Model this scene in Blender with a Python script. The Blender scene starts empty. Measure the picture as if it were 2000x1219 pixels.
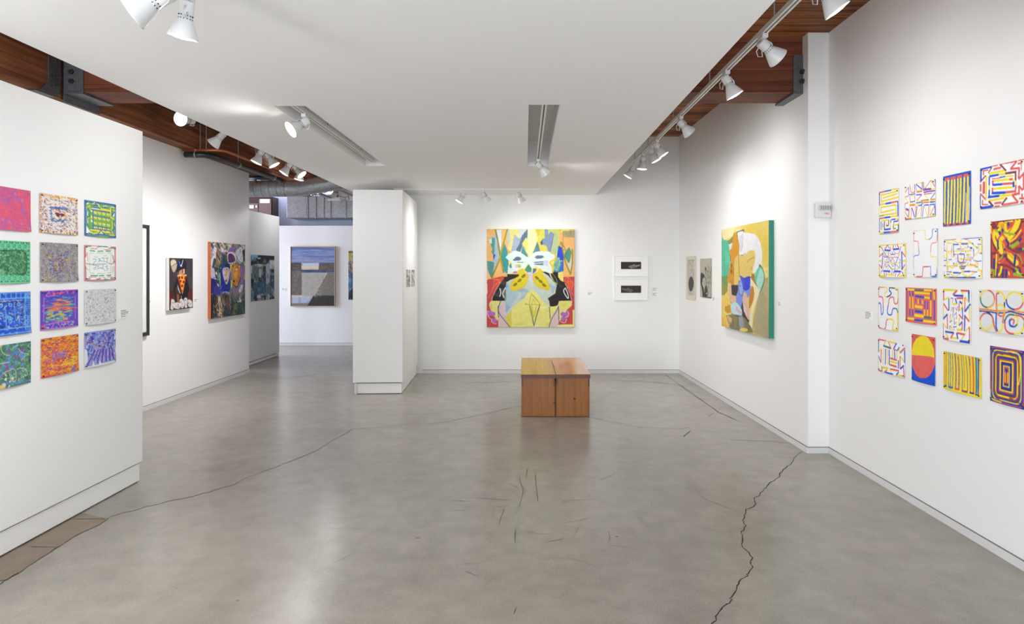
import bpy, bmesh, math, random
import numpy as np
from mathutils import Vector, Matrix

# ------------------------------------------------------------------ camera, world, light, exposure
S = bpy.context.scene
C = S.collection
F = 1240.0            # focal length in pixels of the 2000 px frame
VX, VY = 1026.0, 528.0  # where the optical axis meets the frame
CH = 1.5              # eye height
cam = bpy.data.cameras.new('camera'); co = bpy.data.objects.new('camera', cam); C.objects.link(co)
co.location = (0, 0, CH); co.rotation_euler = (math.pi/2, 0, 0)
cam.sensor_width = 36; cam.lens = F/2000*36
cam.shift_x = (1000-VX)/2000; cam.shift_y = (VY-609.5)/2000
cam.clip_start = 0.05
S.camera = co
vs = S.view_settings
vs.view_transform = 'Standard'; vs.look = 'None'; vs.gamma = 1; vs.use_curve_mapping = False
vs.exposure = 0.87
S.cycles.use_denoising = True
S.cycles.max_bounces = 10; S.cycles.diffuse_bounces = 6; S.cycles.glossy_bounces = 4
S.cycles.sample_clamp_indirect = 6
S.cycles.caustics_reflective = False; S.cycles.caustics_refractive = False
w = bpy.data.worlds.new('world'); S.world = w; w.use_nodes = True
w.node_tree.nodes['Background'].inputs[0].default_value = (0.80, 0.88, 1.0, 1)
w.node_tree.nodes['Background'].inputs[1].default_value = 1.0
FILL_FRONT = 58.0    # added daylight fill behind the camera; its window is unseen
FILL_AISLE = 110.0     # added fill down the left aisle from an unseen opening
WIN_FAR = 190.0       # daylight through the window of the far room
LAMP = 27.0           # one track lamp
SPOT = math.radians(144)

def area(name, loc, rot, sx, sy, power, col):
    l = bpy.data.lights.new(name, 'AREA'); l.shape = 'RECTANGLE'; l.size = sx; l.size_y = sy
    l.energy = power; l.color = col
    o = bpy.data.objects.new(name, l); o.location = loc; o.rotation_euler = rot; C.objects.link(o)
    return o
area('fill_front', (0.0, -1.90, 1.25), (math.radians(122), 0, 0), 4.2, 1.8, FILL_FRONT, (0.80, 0.90, 1.0))  # added fill, tilted upward to brighten the dropped ceiling
area('fill_aisle', (-3.55, -1.93, 1.75), (math.pi/2, 0, 0), 0.8, 3.0, FILL_AISLE, (0.97, 0.98, 1.0))  # added fill that grazes the left wall from out of view
area('daylight_far', (-8.35, 11.0, 1.9), (math.pi/2, 0, -math.pi/2), 3.2, 2.6, WIN_FAR, (0.72, 0.82, 1.0))

area('fill_upper_wall', (-4.6, 13.28, 3.40), (0, 0, 0), 4.4, .45, 16.0, (0.66, 0.76, 1.0))  # added light under the closed deck, brightens the upper far wall

# ------------------------------------------------------------------ helpers
def lin(c):
    c = np.asarray(c, float)/255.0
    return np.where(c <= .04045, c/12.92, ((c+.055)/1.055)**2.4)
def P(px, py, Y): return Vector(((px-VX)*Y/F, Y, CH-(py-VY)*Y/F))
def fl(px, py):
    Y = CH*F/(py-VY); return ((px-VX)*Y/F, Y)

def mat(name, col, rough=.5, metal=0.0, emit=None, es=0, spec=.5, coat=0):
    m = bpy.data.materials.new(name); m.use_nodes = True
    b = m.node_tree.nodes['Principled BSDF']
    b.inputs['Base Color'].default_value = (*lin(col), 1)
    b.inputs['Roughness'].default_value = rough; b.inputs['Metallic'].default_value = metal
    b.inputs['Specular IOR Level'].default_value = spec
    if coat: b.inputs['Coat Weight'].default_value = coat
    if emit is not None:
        b.inputs['Emission Color'].default_value = (*lin(emit), 1); b.inputs['Emission Strength'].default_value = es
    # faint procedural unevenness on everything
    nt = m.node_tree; tc = nt.nodes.new('ShaderNodeTexCoord'); no = nt.nodes.new('ShaderNodeTexNoise')
    no.inputs['Scale'].default_value = 60; no.inputs['Detail'].default_value = 3
    nt.links.new(tc.outputs['Object'], no.inputs['Vector'])
    bu = nt.nodes.new('ShaderNodeBump'); bu.inputs['Strength'].default_value = .03; bu.inputs['Distance'].default_value = .002
    nt.links.new(no.outputs['Fac'], bu.inputs['Height']); nt.links.new(bu.outputs['Normal'], b.inputs['Normal'])
    return m

def N(nt, t, **k):
    n = nt.nodes.new(t)
    for a, v in k.items():
        if hasattr(n, a): setattr(n, a, v)
        else: n.inputs[a].default_value = v
    return n
def math_(nt, op, a, b=None):
    n = nt.nodes.new('ShaderNodeMath'); n.operation = op
    for i, v in enumerate((a, b)):
        if v is None: continue
        if isinstance(v, (int, float)): n.inputs[i].default_value = v
        else: nt.links.new(v, n.inputs[i])
    return n.outputs[0]

def wood(name, c1, c2, grain='X', across='Y', plank=0.0, rough=.45, knots=False, gap=.06, fine=1.0):
    """wood with the grain along GRAIN, boards of width PLANK counted along ACROSS"""
    m = bpy.data.materials.new(name); m.use_nodes = True; nt = m.node_tree
    b = nt.nodes['Principled BSDF']; b.inputs['Roughness'].default_value = rough; b.inputs['Specular IOR Level'].default_value = .2 if plank else .5
    tc = N(nt, 'ShaderNodeTexCoord'); sp = N(nt, 'ShaderNodeSeparateXYZ'); nt.links.new(tc.outputs['Object'], sp.inputs[0])
    cb = N(nt, 'ShaderNodeCombineXYZ')
    for i, a in enumerate('XYZ'):
        nt.links.new(math_(nt, 'MULTIPLY', sp.outputs[a], (1.2 if a == grain else 26.0)*fine), cb.inputs[i])
    vec = cb.outputs[0]
    if plank:
        third = [a for a in 'XYZ' if a not in (grain, across)][0]
        q = math_(nt, 'DIVIDE', math_(nt, 'ADD', sp.outputs[across], math_(nt, 'MULTIPLY', sp.outputs[third], .47 if across == 'Z' else 0.0)), plank); fq = math_(nt, 'FLOOR', q)
        wn = N(nt, 'ShaderNodeTexWhiteNoise', noise_dimensions='1D'); nt.links.new(fq, wn.inputs['W'])
        off = N(nt, 'ShaderNodeVectorMath', operation='ADD'); nt.links.new(vec, off.inputs[0])
        sc = N(nt, 'ShaderNodeVectorMath', operation='SCALE'); nt.links.new(wn.outputs['Color'], sc.inputs[0]); sc.inputs['Scale'].default_value = 30
        nt.links.new(sc.outputs[0], off.inputs[1]); vec = off.outputs[0]
    no = N(nt, 'ShaderNodeTexNoise', Scale=1.0, Detail=5.0, Roughness=.6, Distortion=.6); nt.links.new(vec, no.inputs['Vector'])
    no2 = N(nt, 'ShaderNodeTexNoise', Scale=2.2, Detail=2.0); nt.links.new(tc.outputs['Object'], no2.inputs['Vector'])
    f = math_(nt, 'ADD', math_(nt, 'MULTIPLY', no.outputs['Fac'], 1.0), math_(nt, 'MULTIPLY', no2.outputs['Fac'], .35))
    if plank: f = math_(nt, 'ADD', f, math_(nt, 'MULTIPLY', wn.outputs['Value'], .32))
    f = math_(nt, 'SUBTRACT', f, .42 if plank else .2)
    cr = N(nt, 'ShaderNodeValToRGB'); nt.links.new(f, cr.inputs[0])
    e = cr.color_ramp.elements; e[0].position = .15; e[1].position = .8
    e[0].color = (*lin(c1), 1); e[1].color = (*lin(c2), 1)
    out = cr.outputs[0]
    if knots:
        vo = N(nt, 'ShaderNodeTexVoronoi', Scale=3.1); nt.links.new(tc.outputs['Object'], vo.inputs['Vector'])
        k = math_(nt, 'LESS_THAN', vo.outputs['Distance'], .055)
        mx = N(nt, 'ShaderNodeMix', data_type='RGBA'); nt.links.new(k, mx.inputs[0]); nt.links.new(out, mx.inputs[6])
        mx.inputs[7].default_value = (*lin((70, 40, 30)), 1); out = mx.outputs[2]
    if plank:
        fr = math_(nt, 'FRACT', q); g = math_(nt, 'LESS_THAN', fr, gap)
        mx = N(nt, 'ShaderNodeMix', data_type='RGBA'); nt.links.new(math_(nt, 'MULTIPLY', g, .8), mx.inputs[0]); nt.links.new(out, mx.inputs[6])
        mx.inputs[7].default_value = (*lin((30, 14, 8)), 1); out = mx.outputs[2]
    nt.links.new(out, b.inputs['Base Color'])
    bu = N(nt, 'ShaderNodeBump', Strength=.12, Distance=.004); nt.links.new(no.outputs['Fac'], bu.inputs['Height']); nt.links.new(bu.outputs['Normal'], b.inputs['Normal'])
    return m

def concrete(name, c1=(120, 114, 104), c2=(170, 164, 153)):
    m = bpy.data.materials.new(name); m.use_nodes = True; nt = m.node_tree
    b = nt.nodes['Principled BSDF']; tc = N(nt, 'ShaderNodeTexCoord'); O = tc.outputs['Object']
    n1 = N(nt, 'ShaderNodeTexNoise', Scale=.7, Detail=4.0, Roughness=.55); nt.links.new(O, n1.inputs['Vector'])
    n2 = N(nt, 'ShaderNodeTexNoise', Scale=7.0, Detail=5.0, Roughness=.6); nt.links.new(O, n2.inputs['Vector'])
    n3 = N(nt, 'ShaderNodeTexNoise', Scale=95.0, Detail=5.0, Roughness=.75); nt.links.new(O, n3.inputs['Vector'])
    f = math_(nt, 'ADD', math_(nt, 'MULTIPLY', n1.outputs['Fac'], .38), math_(nt, 'MULTIPLY', n2.outputs['Fac'], .27))
    f = math_(nt, 'ADD', f, math_(nt, 'MULTIPLY', n3.outputs['Fac'], .35))
    cr = N(nt, 'ShaderNodeValToRGB'); nt.links.new(f, cr.inputs[0]); e = cr.color_ramp.elements
    e[0].position = .3; e[1].position = .7
    e[0].color = (*lin(c1), 1); e[1].color = (*lin(c2), 1)
    # dark pits and small stains of their own shape
    vo = N(nt, 'ShaderNodeTexVoronoi', Scale=2.6); nt.links.new(O, vo.inputs['Vector'])
    n5 = N(nt, 'ShaderNodeTexNoise', Scale=38.0, Detail=3.0); nt.links.new(O, n5.inputs['Vector'])
    k = math_(nt, 'LESS_THAN', math_(nt, 'ADD', vo.outputs['Distance'], math_(nt, 'MULTIPLY', n5.outputs['Fac'], .06)), .055)
    mx = N(nt, 'ShaderNodeMix', data_type='RGBA'); nt.links.new(math_(nt, 'MULTIPLY', k, .55), mx.inputs[0]); nt.links.new(cr.outputs[0], mx.inputs[6]); mx.inputs[7].default_value = (*lin((84, 76, 66)), 1)
    nt.links.new(mx.outputs[2], b.inputs['Base Color'])
    rr = N(nt, 'ShaderNodeMapRange'); nt.links.new(n1.outputs['Fac'], rr.inputs['Value'])
    rr.inputs['From Min'].default_value = .3; rr.inputs['From Max'].default_value = .7; rr.inputs['To Min'].default_value = .21; rr.inputs['To Max'].default_value = .27
    nt.links.new(rr.outputs[0], b.inputs['Roughness'])
    bu = N(nt, 'ShaderNodeBump', Strength=.03, Distance=.002); nt.links.new(n2.outputs['Fac'], bu.inputs['Height']); nt.links.new(bu.outputs['Normal'], b.inputs['Normal'])
    b.inputs['Specular IOR Level'].default_value = .6
    return m

def galv(name, base=(176, 180, 184)):
    m = bpy.data.materials.new(name); m.use_nodes = True; nt = m.node_tree
    b = nt.nodes['Principled BSDF']; b.inputs['Metallic'].default_value = .6; b.inputs['Roughness'].default_value = .36
    tc = N(nt, 'ShaderNodeTexCoord'); vo = N(nt, 'ShaderNodeTexVoronoi', Scale=45.0); nt.links.new(tc.outputs['Object'], vo.inputs['Vector'])
    sp = N(nt, 'ShaderNodeSeparateXYZ'); nt.links.new(vo.outputs['Color'], sp.inputs[0])
    cr = N(nt, 'ShaderNodeValToRGB'); nt.links.new(sp.outputs[0], cr.inputs[0]); e = cr.color_ramp.elements
    base = np.array(base); e[0].color = (*lin(base*.93), 1); e[1].color = (*lin(np.minimum(base*1.07, 255)), 1)
    nt.links.new(cr.outputs[0], b.inputs['Base Color'])
    return m

M = {}
M['wall'] = mat('white_wall_paint', (242, 242, 241), .65, spec=.25)
M['ceil'] = mat('white_ceiling_paint', (241, 240, 239), .8, spec=.2)
M['base'] = mat('grey_white_baseboard', (222, 222, 222), .45)
M['reveal'] = mat('shadow_reveal', (120, 120, 120), .8)
M['farwall'] = mat('daylight_tinted_upper_wall', (214, 222, 240), .7)  # the blue of the daylight is put into this wall colour
M['floor'] = concrete('polished_concrete')
M['crack'] = mat('crack_filler', (48, 42, 36), .8)
M['crack_thin'] = mat('hairline_crack', (70, 62, 52), .7)
M['scratch'] = mat('floor_scratch', (92, 85, 76), .6)
M['patch'] = concrete('brown_floor_patch', (104, 88, 70), (150, 132, 110))
M['deck'] = wood('roof_deck_wood', (90, 50, 28), (200, 132, 82), 'X', 'Y', .14, rough=.6, gap=.09)
M['beamx'] = wood('glulam_cross_beam', (84, 45, 32), (152, 92, 64), 'X', 'Z', .118, gap=.03, rough=.6)
M['beamy'] = wood('glulam_girder', (78, 46, 31), (174, 116, 76), 'Y', 'Z', .118, gap=.03, rough=.6)
M['steel'] = galv('dull_steel', (98, 101, 106))
M['steel'].node_tree.nodes['Principled BSDF'].inputs['Metallic'].default_value = .35
M['galv'] = galv('galvanised_duct')
M['bolt'] = mat('dark_bolt', (70, 70, 72), .4, .6)
M['copper'] = mat('copper_pipe', (176, 98, 66), .4, .5)
M['black'] = mat('black_pipe', (38, 40, 42), .35)
M['conduit'] = mat('silver_conduit', (176, 178, 180), .35, .6)
M['white'] = mat('white_enamel', (222, 222, 221), .3, spec=.5)
M['trackw'] = mat('track_white', (226, 225, 221), .4)
M['groove'] = mat('track_groove', (120, 118, 112), .6)
M['lens'] = mat('lit_lens', (255, 255, 255), .3, emit=(255, 247, 236), es=9)
M['glass'] = mat('clear_strobe', (190, 192, 194), .15)
M['red'] = mat('red_print', (205, 60, 60), .5)
M['grey'] = mat('grey_print', (128, 128, 128), .6)
M['label'] = mat('label_card', (244, 244, 242), .6)
M['pin'] = mat('dark_pin', (58, 52, 50), .35, .3)
M['pinm'] = mat('clear_pin', (186, 182, 176), .25, .2)
M['frameblk'] = mat('black_frame', (42, 42, 44), .4)
M['framewood'] = mat('pale_wood_frame', (196, 170, 140), .5)
M['mount'] = mat('white_mount_board', (247, 247, 246), .6)
M['edgew'] = mat('raw_white_canvas_edge', (226, 224, 218), .8)
M['edgeo'] = mat('orange_canvas_edge', (196, 106, 52), .7)
M['edgeg'] = mat('teal_green_canvas_edge', (38, 134, 112), .55)
M['edgey'] = mat('yellow_canvas_edge', (214, 200, 150), .7)
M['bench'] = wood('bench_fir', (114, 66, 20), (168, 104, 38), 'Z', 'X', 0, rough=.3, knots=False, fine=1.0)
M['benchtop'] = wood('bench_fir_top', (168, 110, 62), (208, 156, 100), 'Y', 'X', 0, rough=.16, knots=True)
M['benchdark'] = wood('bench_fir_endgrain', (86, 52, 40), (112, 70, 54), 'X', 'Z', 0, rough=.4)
M['brown'] = mat('brown_cabinet', (128, 104, 100), .5)
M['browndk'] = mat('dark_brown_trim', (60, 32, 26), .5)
M['winframe'] = mat('window_frame_grey', (90, 90, 92), .4, .4)
gl = bpy.data.materials.new('window_glass'); gl.use_nodes = True
gb = gl.node_tree.nodes['Principled BSDF']; gb.inputs['Transmission Weight'].default_value = 1; gb.inputs['Roughness'].default_value = 0; gb.inputs['IOR'].default_value = 1.01
M['glasspane'] = gl
am = bpy.data.materials.new('artwork_pigment'); am.use_nodes = True
at = am.node_tree.nodes.new('ShaderNodeAttribute'); at.attribute_name = 'pigment'
am.node_tree.links.new(at.outputs['Color'], am.node_tree.nodes['Principled BSDF'].inputs['Base Color'])
am.node_tree.nodes['Principled BSDF'].inputs['Roughness'].default_value = .55
am.node_tree.nodes['Principled BSDF'].inputs['Specular IOR Level'].default_value = .3
M['art'] = am

def bbox(bm, x0, x1, y0, y1, z0, z1, mi=0):
    v = [bm.verts.new(p) for p in ((x0,y0,z0),(x1,y0,z0),(x1,y1,z0),(x0,y1,z0),(x0,y0,z1),(x1,y0,z1),(x1,y1,z1),(x0,y1,z1))]
    for f in ((0,3,2,1),(4,5,6,7),(0,1,5,4),(1,2,6,5),(2,3,7,6),(3,0,4,7)):
        bm.faces.new([v[i] for i in f]).material_index = mi
    return v
def obj(name, bm, mats, parent=None, bevel=0, smooth=False, kind=None):
    me = bpy.data.meshes.new(name)
    if bevel: bmesh.ops.bevel(bm, geom=bm.edges[:], offset=bevel, segments=2, affect='EDGES', profile=.5)
    bmesh.ops.recalc_face_normals(bm, faces=bm.faces[:])
    bm.to_mesh(me); bm.free()
    for m in (mats if isinstance(mats, (list, tuple)) else [mats]): me.materials.append(m)
    if smooth:
        for p in me.polygons: p.use_smooth = True
    o = bpy.data.objects.new(name, me); C.objects.link(o)
    if parent: o.parent = parent
    if kind: o['kind'] = kind
    return o
def box(name, x0, x1, y0, y1, z0, z1, m, parent=None, bevel=0, kind=None):
    bm = bmesh.new(); bbox(bm, x0, x1, y0, y1, z0, z1); return obj(name, bm, m, parent, bevel, kind=kind)
def thing(name, loc, label, cat, group=None):
    o = bpy.data.objects.new(name, None); o.empty_display_size = .05; C.objects.link(o); o.location = loc
    o['label'] = label; o['category'] = cat
    if group: o['group'] = group
    bpy.context.view_layer.update() if False else None
    return o
def part(t, o):
    """keep the world position of a mesh built in world coordinates when parenting it to its thing"""
    o.parent = t; o.matrix_parent_inverse = Matrix.Translation(t.location).inverted(); return o
def wbox(t, name, *a, **k):
    return part(t, box(name, *a, **k))
def tube(bm, pts, r, n=12, mi=0, cap=True):
    pts = [Vector(p) for p in pts]; rings = []
    up = Vector((0, 0, 1))
    for i, p in enumerate(pts):
        d = (pts[min(i+1, len(pts)-1)]-pts[max(i-1, 0)]).normalized()
        a = d.cross(up);
        if a.length < .05: a = d.cross(Vector((1, 0, 0)))
        a.normalize(); b = a.cross(d).normalized()
        rr = r[i] if isinstance(r, (list, tuple)) else r
        rings.append([bm.verts.new(p+a*rr*math.cos(2*math.pi*k/n)+b*rr*math.sin(2*math.pi*k/n)) for k in range(n)])
    for i in range(len(rings)-1):
        for k in range(n):
            bm.faces.new((rings[i][k], rings[i][(k+1)%n], rings[i+1][(k+1)%n], rings[i+1][k])).material_index = mi
    if cap: bm.faces.new(rings[0][::-1]).material_index = mi; bm.faces.new(rings[-1]).material_index = mi
def lathe(bm, prof, n=32, mi=0, cap=True):
    rings = [[bm.verts.new((r*math.cos(2*math.pi*k/n), r*math.sin(2*math.pi*k/n), z)) for k in range(n)] for r, z in prof]
    for i in range(len(rings)-1):
        for k in range(n): bm.faces.new((rings[i][k], rings[i][(k+1)%n], rings[i+1][(k+1)%n], rings[i+1][k])).material_index = mi
    if cap: bm.faces.new(rings[0][::-1]).material_index = mi; bm.faces.new(rings[-1]).material_index = mi

def prism(bm, plan, z0, z1, mi=0):
    a = [bm.verts.new((x, y, z0)) for x, y in plan]; b = [bm.verts.new((x, y, z1)) for x, y in plan]
    bm.faces.new(a[::-1]).material_index = mi; bm.faces.new(b).material_index = mi
    n = len(plan)
    for i in range(n): bm.faces.new((a[i], a[(i+1)%n], b[(i+1)%n], b[i])).material_index = mi

# ------------------------------------------------------------------ the setting
DECK = 3.45; YB = 9.25; XL = -4.06; XR = 2.49; YP = 5.21; XP = 2.32; XPB = 2.24
rnd = random.Random(5)
# floor: one mesh with its cracks, patch and scratches
bm = bmesh.new()
bbox(bm, -8.6, 2.9, -2.2, 14.0, -.1, 0.0)
def strip(pts, w, mi, jit=0.0, sub=1, z=.0006):
    q = []
    for i in range(len(pts)-1):
        a, b = Vector(pts[i]), Vector(pts[i+1])
        for k in range(sub):
            p = a.lerp(b, k/sub)
            if (i or k) and jit: p = p + Vector((rnd.uniform(-jit, jit), rnd.uniform(-jit, jit)*1.3))
            q.append(p)
    q.append(Vector(pts[-1])); prev = None
    for i, p in enumerate(q):
        d = (q[min(i+1, len(q)-1)]-q[max(i-1, 0)]); d = d.normalized() if d.length else Vector((1, 0))
        nn = Vector((-d.y, d.x))*w*.5*rnd.uniform(.5, 1.4)
        a, b = bm.verts.new((p.x+nn.x, p.y+nn.y, z)), bm.verts.new((p.x-nn.x, p.y-nn.y, z))
        if prev: bm.faces.new((prev[0], prev[1], b, a)).material_index = mi
        prev = (a, b)
def pf(s): return [fl(*map(float, t.split(','))) for t in s.split()]
strip(pf("1566,882 1553,893 1547,900 1545,908 1528,916 1524,930 1512,940 1498,947 1497,954 1488,960 1480,968 1474,976 1477,982 1472,991 1460,996 1455,1008 1451,1016 1455,1026 1453,1036 1448,1045 1452,1060 1450,1072 1462,1078 1468,1090 1466,1100 1470,1110 1461,1122 1460,1127 1446,1134 1441,1146 1428,1168 1427,1174 1414,1183 1406,1195 1397,1210 1390,1219 1378,1240 1360,1262"), .0058, 1, .008, 3)
strip(pf("213,1010 260,997 330,980 380,968 420,958 460,945 490,930 530,915 560,905 620,880 650,860 690,838 760,833 860,826 930,812 1000,796"), .008, 2, .01, 3)
strip(pf("1300,732 1335,757 1362,776 1372,783 1403,805 1440,822"), .012, 2, .006, 3)
strip(pf("860,740 930,748 1010,745"), .01, 2, .01, 2); strip(pf("1155,742 1260,745 1330,752"), .01, 2, .01, 2)
strip(pf("1150,815 1250,835 1330,838 1350,834"), .006, 2, .01, 3); strip(pf("1425,859 1500,862 1545,866"), .005, 2, .008, 3)
strip(pf("1335,853 1348,842"), .008, 2); strip(pf("1384,813 1395,806"), .008, 2)
strip(pf("480,735 560,740 640,728"), .008, 2, .01, 2); strip(pf("1370,970 1400,985 1450,1000"), .003, 3, .008, 3)
for _ in range(46):
    px, py = rnd.gauss(1010, 190), rnd.uniform(880, 1110)
    x, y = fl(px, py); a = rnd.uniform(0, math.pi); L = rnd.uniform(.03, .22)
    strip([(x, y), (x+L*.5*math.cos(a), y+L*.5*math.sin(a)), (x+L*math.cos(a+.1), y+L*math.sin(a+.1))], .0022, 3)
for s_ in ('1014,930 1022,958 1014,990', '1046,928 1048,955 1051,980', '920,972 960,975 992,977', '984,994 978,1012 975,1026', '1007,1033 1006,1060', '1172,938 1199,927', '1100,978 1160,976', '910,1117 932,1125 936,1121', '1003,1200 1009,1185', '1070,1058 1098,1053', '830,1018 842,1030', '1222,870 1208,880', '882,978 920,980', '1030,915 1028,932'):
    strip(pf(s_), .0045, 3, .003, 2)
# brown worn patch by the near partition
pp = pf("-20,1155 0,1135 40,1117 80,1090 120,1065 150,1045 190,1028 207,1018 205,1012 160,1002 60,1040 -20,1085")
f = bm.faces.new([bm.verts.new((x, y, .0004)) for x, y in pp]); f.material_index = 4
strip(pf("-20,1156 0,1140 40,1118 80,1090 120,1065 150,1045 190,1028 206,1018 211,1012"), .007, 2, .006, 3, .0009)
strip(pf("-20,1137 10,1134 35,1120"), .012, 2, .006, 2, .0009); strip(pf("60,1068 115,1069"), .006, 2, .004, 3, .0009); strip(pf("143,1014 205,1014"), .005, 2, .004, 3, .0009)
obj('floor', bm, [M['floor'], M['crack'], M['crack_thin'], M['scratch'], M['patch']], kind='structure')

box('ceiling', -8.6, 2.9, -2.2, 14.0, DECK, DECK+.1, M['deck'], kind='structure')
# dropped white ceiling with three recessed slots
DX0, DX1, DZ = -2.416, 1.014, 2.595
SLOTS = [(-1.675, -1.465, 4.23, 6.66), (.022, .238, 4.20, 6.66)]
bm = bmesh.new()
xs = sorted({DX0, DX1, *[s[0] for s in SLOTS], *[s[1] for s in SLOTS]}); ys = sorted({-1.9, YB, *[s[2] for s in SLOTS], *[s[3] for s in SLOTS]})
for i in range(len(xs)-1):
    for j in range(len(ys)-1):
        cx, cy = (xs[i]+xs[i+1])/2, (ys[j]+ys[j+1])/2
        hole = any(s[0] < cx < s[1] and s[2] < cy < s[3] for s in SLOTS)
        bbox(bm, xs[i], xs[i+1], ys[j], ys[j+1], DZ+.26 if hole else DZ, DZ+.3)
obj('ceiling_dropped', bm, M['ceil'], kind='structure')

# walls
bm = bmesh.new(); prism(bm, [(XR, -2.0), (XR, YP), (XP, YP), (XPB, YB), (XPB+.0, YB+.12), (2.8, YB+.12), (2.8, -2.0)], 0, DECK); obj('wall_right', bm, M['wall'], kind='structure')
box('wall_back', -2.45, XPB, YB, YB+.12, 0, DECK, M['wall'], kind='structure')
box('wall_left', XL-.14, XL, -2.0, 9.33, 0, 2.93, M['wall'], kind='structure')
box('wall_far', -8.5, 2.8, 12.68, 12.95, 0, 2.39, M['wall'], kind='structure')
box('wall_far_upper', -8.5, 2.8, 13.6, 13.75, 0, DECK, M['farwall'], kind='structure')
box('wall_far_right', 2.8, 2.9, -2.0, 13.75, 0, DECK, M['wall'], kind='structure')
bm = bmesh.new(); bbox(bm, -8.6, -8.45, -2.2, 9.2, 0, DECK); bbox(bm, -8.6, -8.45, 12.8, 13.75, 0, DECK); bbox(bm, -8.6, -8.45, 9.2, 12.8, 0, .5); bbox(bm, -8.6, -8.45, 9.2, 12.8, 3.3, DECK)
obj('wall_far_left', bm, M['wall'], kind='structure')
bm = bmesh.new()
for x0, x1, z0, z1 in ((-8.45, -4.06, 0, DECK), (-4.06, 2.8, 3.3, DECK), (-4.06, 2.8, 0, .18), (-4.06, -3.98, .18, 3.3), (-3.1, -2.2, .18, 3.3), (2.2, 2.8, .18, 3.3)): bbox(bm, x0, x1, -2.12, -2.0, z0, z1)
obj('wall_front', bm, M['wall'], kind='structure')
bm = bmesh.new()
for x in (-2.2, -.73, .73, 2.14): bbox(bm, x, x+.06, -2.1, -2.02, .18, 3.3)
for z in (.18, 2.5, 3.24): bbox(bm, -2.2, 2.2, -2.1, -2.02, z, z+.06)
for x in (-3.98, -3.16): bbox(bm, x, x+.06, -2.1, -2.02, .18, 3.3)
obj('unseen_window', bm, M['winframe'], kind='structure')  # unseen frames, added around the fill lights behind the camera
bm = bmesh.new()
for y in (9.2, 10.4, 11.6, 12.74): bbox(bm, -8.58, -8.5, y, y+.06, .5, 3.3)
for z in (.5, 3.24): bbox(bm, -8.58, -8.5, 9.2, 12.8, z, z+.06)
obj('window_2', bm, M['winframe'], kind='structure')

# baseboards with a shadow reveal above them
def baseboard(name, plan, h=.052, d=.008):
    bm = bmesh.new()
    for i in range(len(plan)-1):
        a, b = Vector(plan[i]), Vector(plan[i+1]); t = (b-a).normalized(); n = Vector((-t.y, t.x))*d
        prism(bm, [tuple(a), tuple(b), tuple(b+n), tuple(a+n)], 0, h-.006, 0)
        prism(bm, [tuple(a), tuple(b), tuple(b+n*.35), tuple(a+n*.35)], h-.006, h, 1)
    obj(name, bm, [M['base'], M['reveal']], kind='structure')
baseboard('baseboard_right', [(XR, -2.0), (XR, YP), (XP-.004, YP-.004), (XPB, YB)])
baseboard('baseboard_back', [(XPB, YB), (-1.5, YB)])
baseboard('baseboard_left', [(XL, 9.33), (XL, -2.0)])
baseboard('baseboard_far', [(2.7, 12.68), (-8.4, 12.68)], .05)

# roof beams
BY0, BY1, BZ = 5.31, 5.66, 2.99
GX = -3.86
box('beam_cross', GX, XP+.02, BY0, BY1, BZ, DECK, M['beamx'], kind='structure')
box('beam_cross_far', GX, 2.7, 12.1, 12.45, 3.05, DECK, M['beamx'], kind='structure')
bm = bmesh.new(); bbox(bm, GX-.34, GX, -2.0, 5.27, 2.93, DECK); bbox(bm, GX-.34, GX-.01, 5.27, 12.1, 2.93, DECK)
obj('beam_girder', bm, M['beamy'], kind='structure')

# steel brackets
def bracket(xa, xb, side, label):
    t = thing('beam_bracket', (xa, BY0, BZ), label, 'bracket')
    wbox(t, 'face_plate', min(xa, xb), max(xa, xb), BY0-.012, BY0-.001, BZ-.0, BZ+.31, M['steel'])
    wbox(t, 'seat_plate', min(xa, xb), max(xa, xb), BY0-.012, BY1+.03, BZ-.018, BZ-.002, M['steel'])
    if side < 0: wbox(t, 'side_flange', xa, xa+.012, BY0-.012, 5.74, 2.905, BZ-.02, M['steel'])
    for z in (BZ+.085, BZ+.165):
        bm = bmesh.new(); xc = (xa+.075) if side < 0 else xa-.012
        tube(bm, [(xc, BY0-.045, z), (xc, BY0-.012, z)], .012, 6); tube(bm, [(xc, BY0-.03, z), (xc, BY0-.013, z)], .022, 6)
        part(t, obj('bolt', bm, M['bolt']))
bracket(GX, GX+.17, -1, 'grey steel seat bracket at the girder above the left aisle')
bracket(XP-.001, XP-.082, 1, 'grey steel bracket holding the wooden beam at the white pilaster')
t = thing('beam_saddle', (GX, 5.2, 2.93), 'dark perforated steel saddle strap wrapping the girder above the near partition', 'bracket')
bm = bmesh.new()
prof = [(5.13, 3.45), (5.13, 3.06), (5.11, 3.0), (5.05, 2.945), (5.0, 2.925), (5.2, 2.925), (5.25, 2.98), (5.265, 3.06), (5.265, 3.45)]
a = [bm.verts.new((GX+.002, y, z)) for y, z in prof]; b = [bm.verts.new((GX+.010, y, z)) for y, z in prof]
bm.faces.new(a); bm.faces.new(b[::-1])
for i in range(len(prof)): bm.faces.new((a[i], a[(i+1)%9], b[(i+1)%9], b[i]))
bbox(bm, GX-.3, GX+.01, 5.0, 5.2, 2.918, 2.926)
for k in range(26):
    y, z = 5.15+.1*((k*7)%5)/5+.01, 3.0+.016*k
    tube(bm, [(GX+.009, y, z), (GX+.014, y, z)], .006, 6, 1)
part(t, obj('strap', bm, [M['steel'], M['bolt']]))

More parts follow.
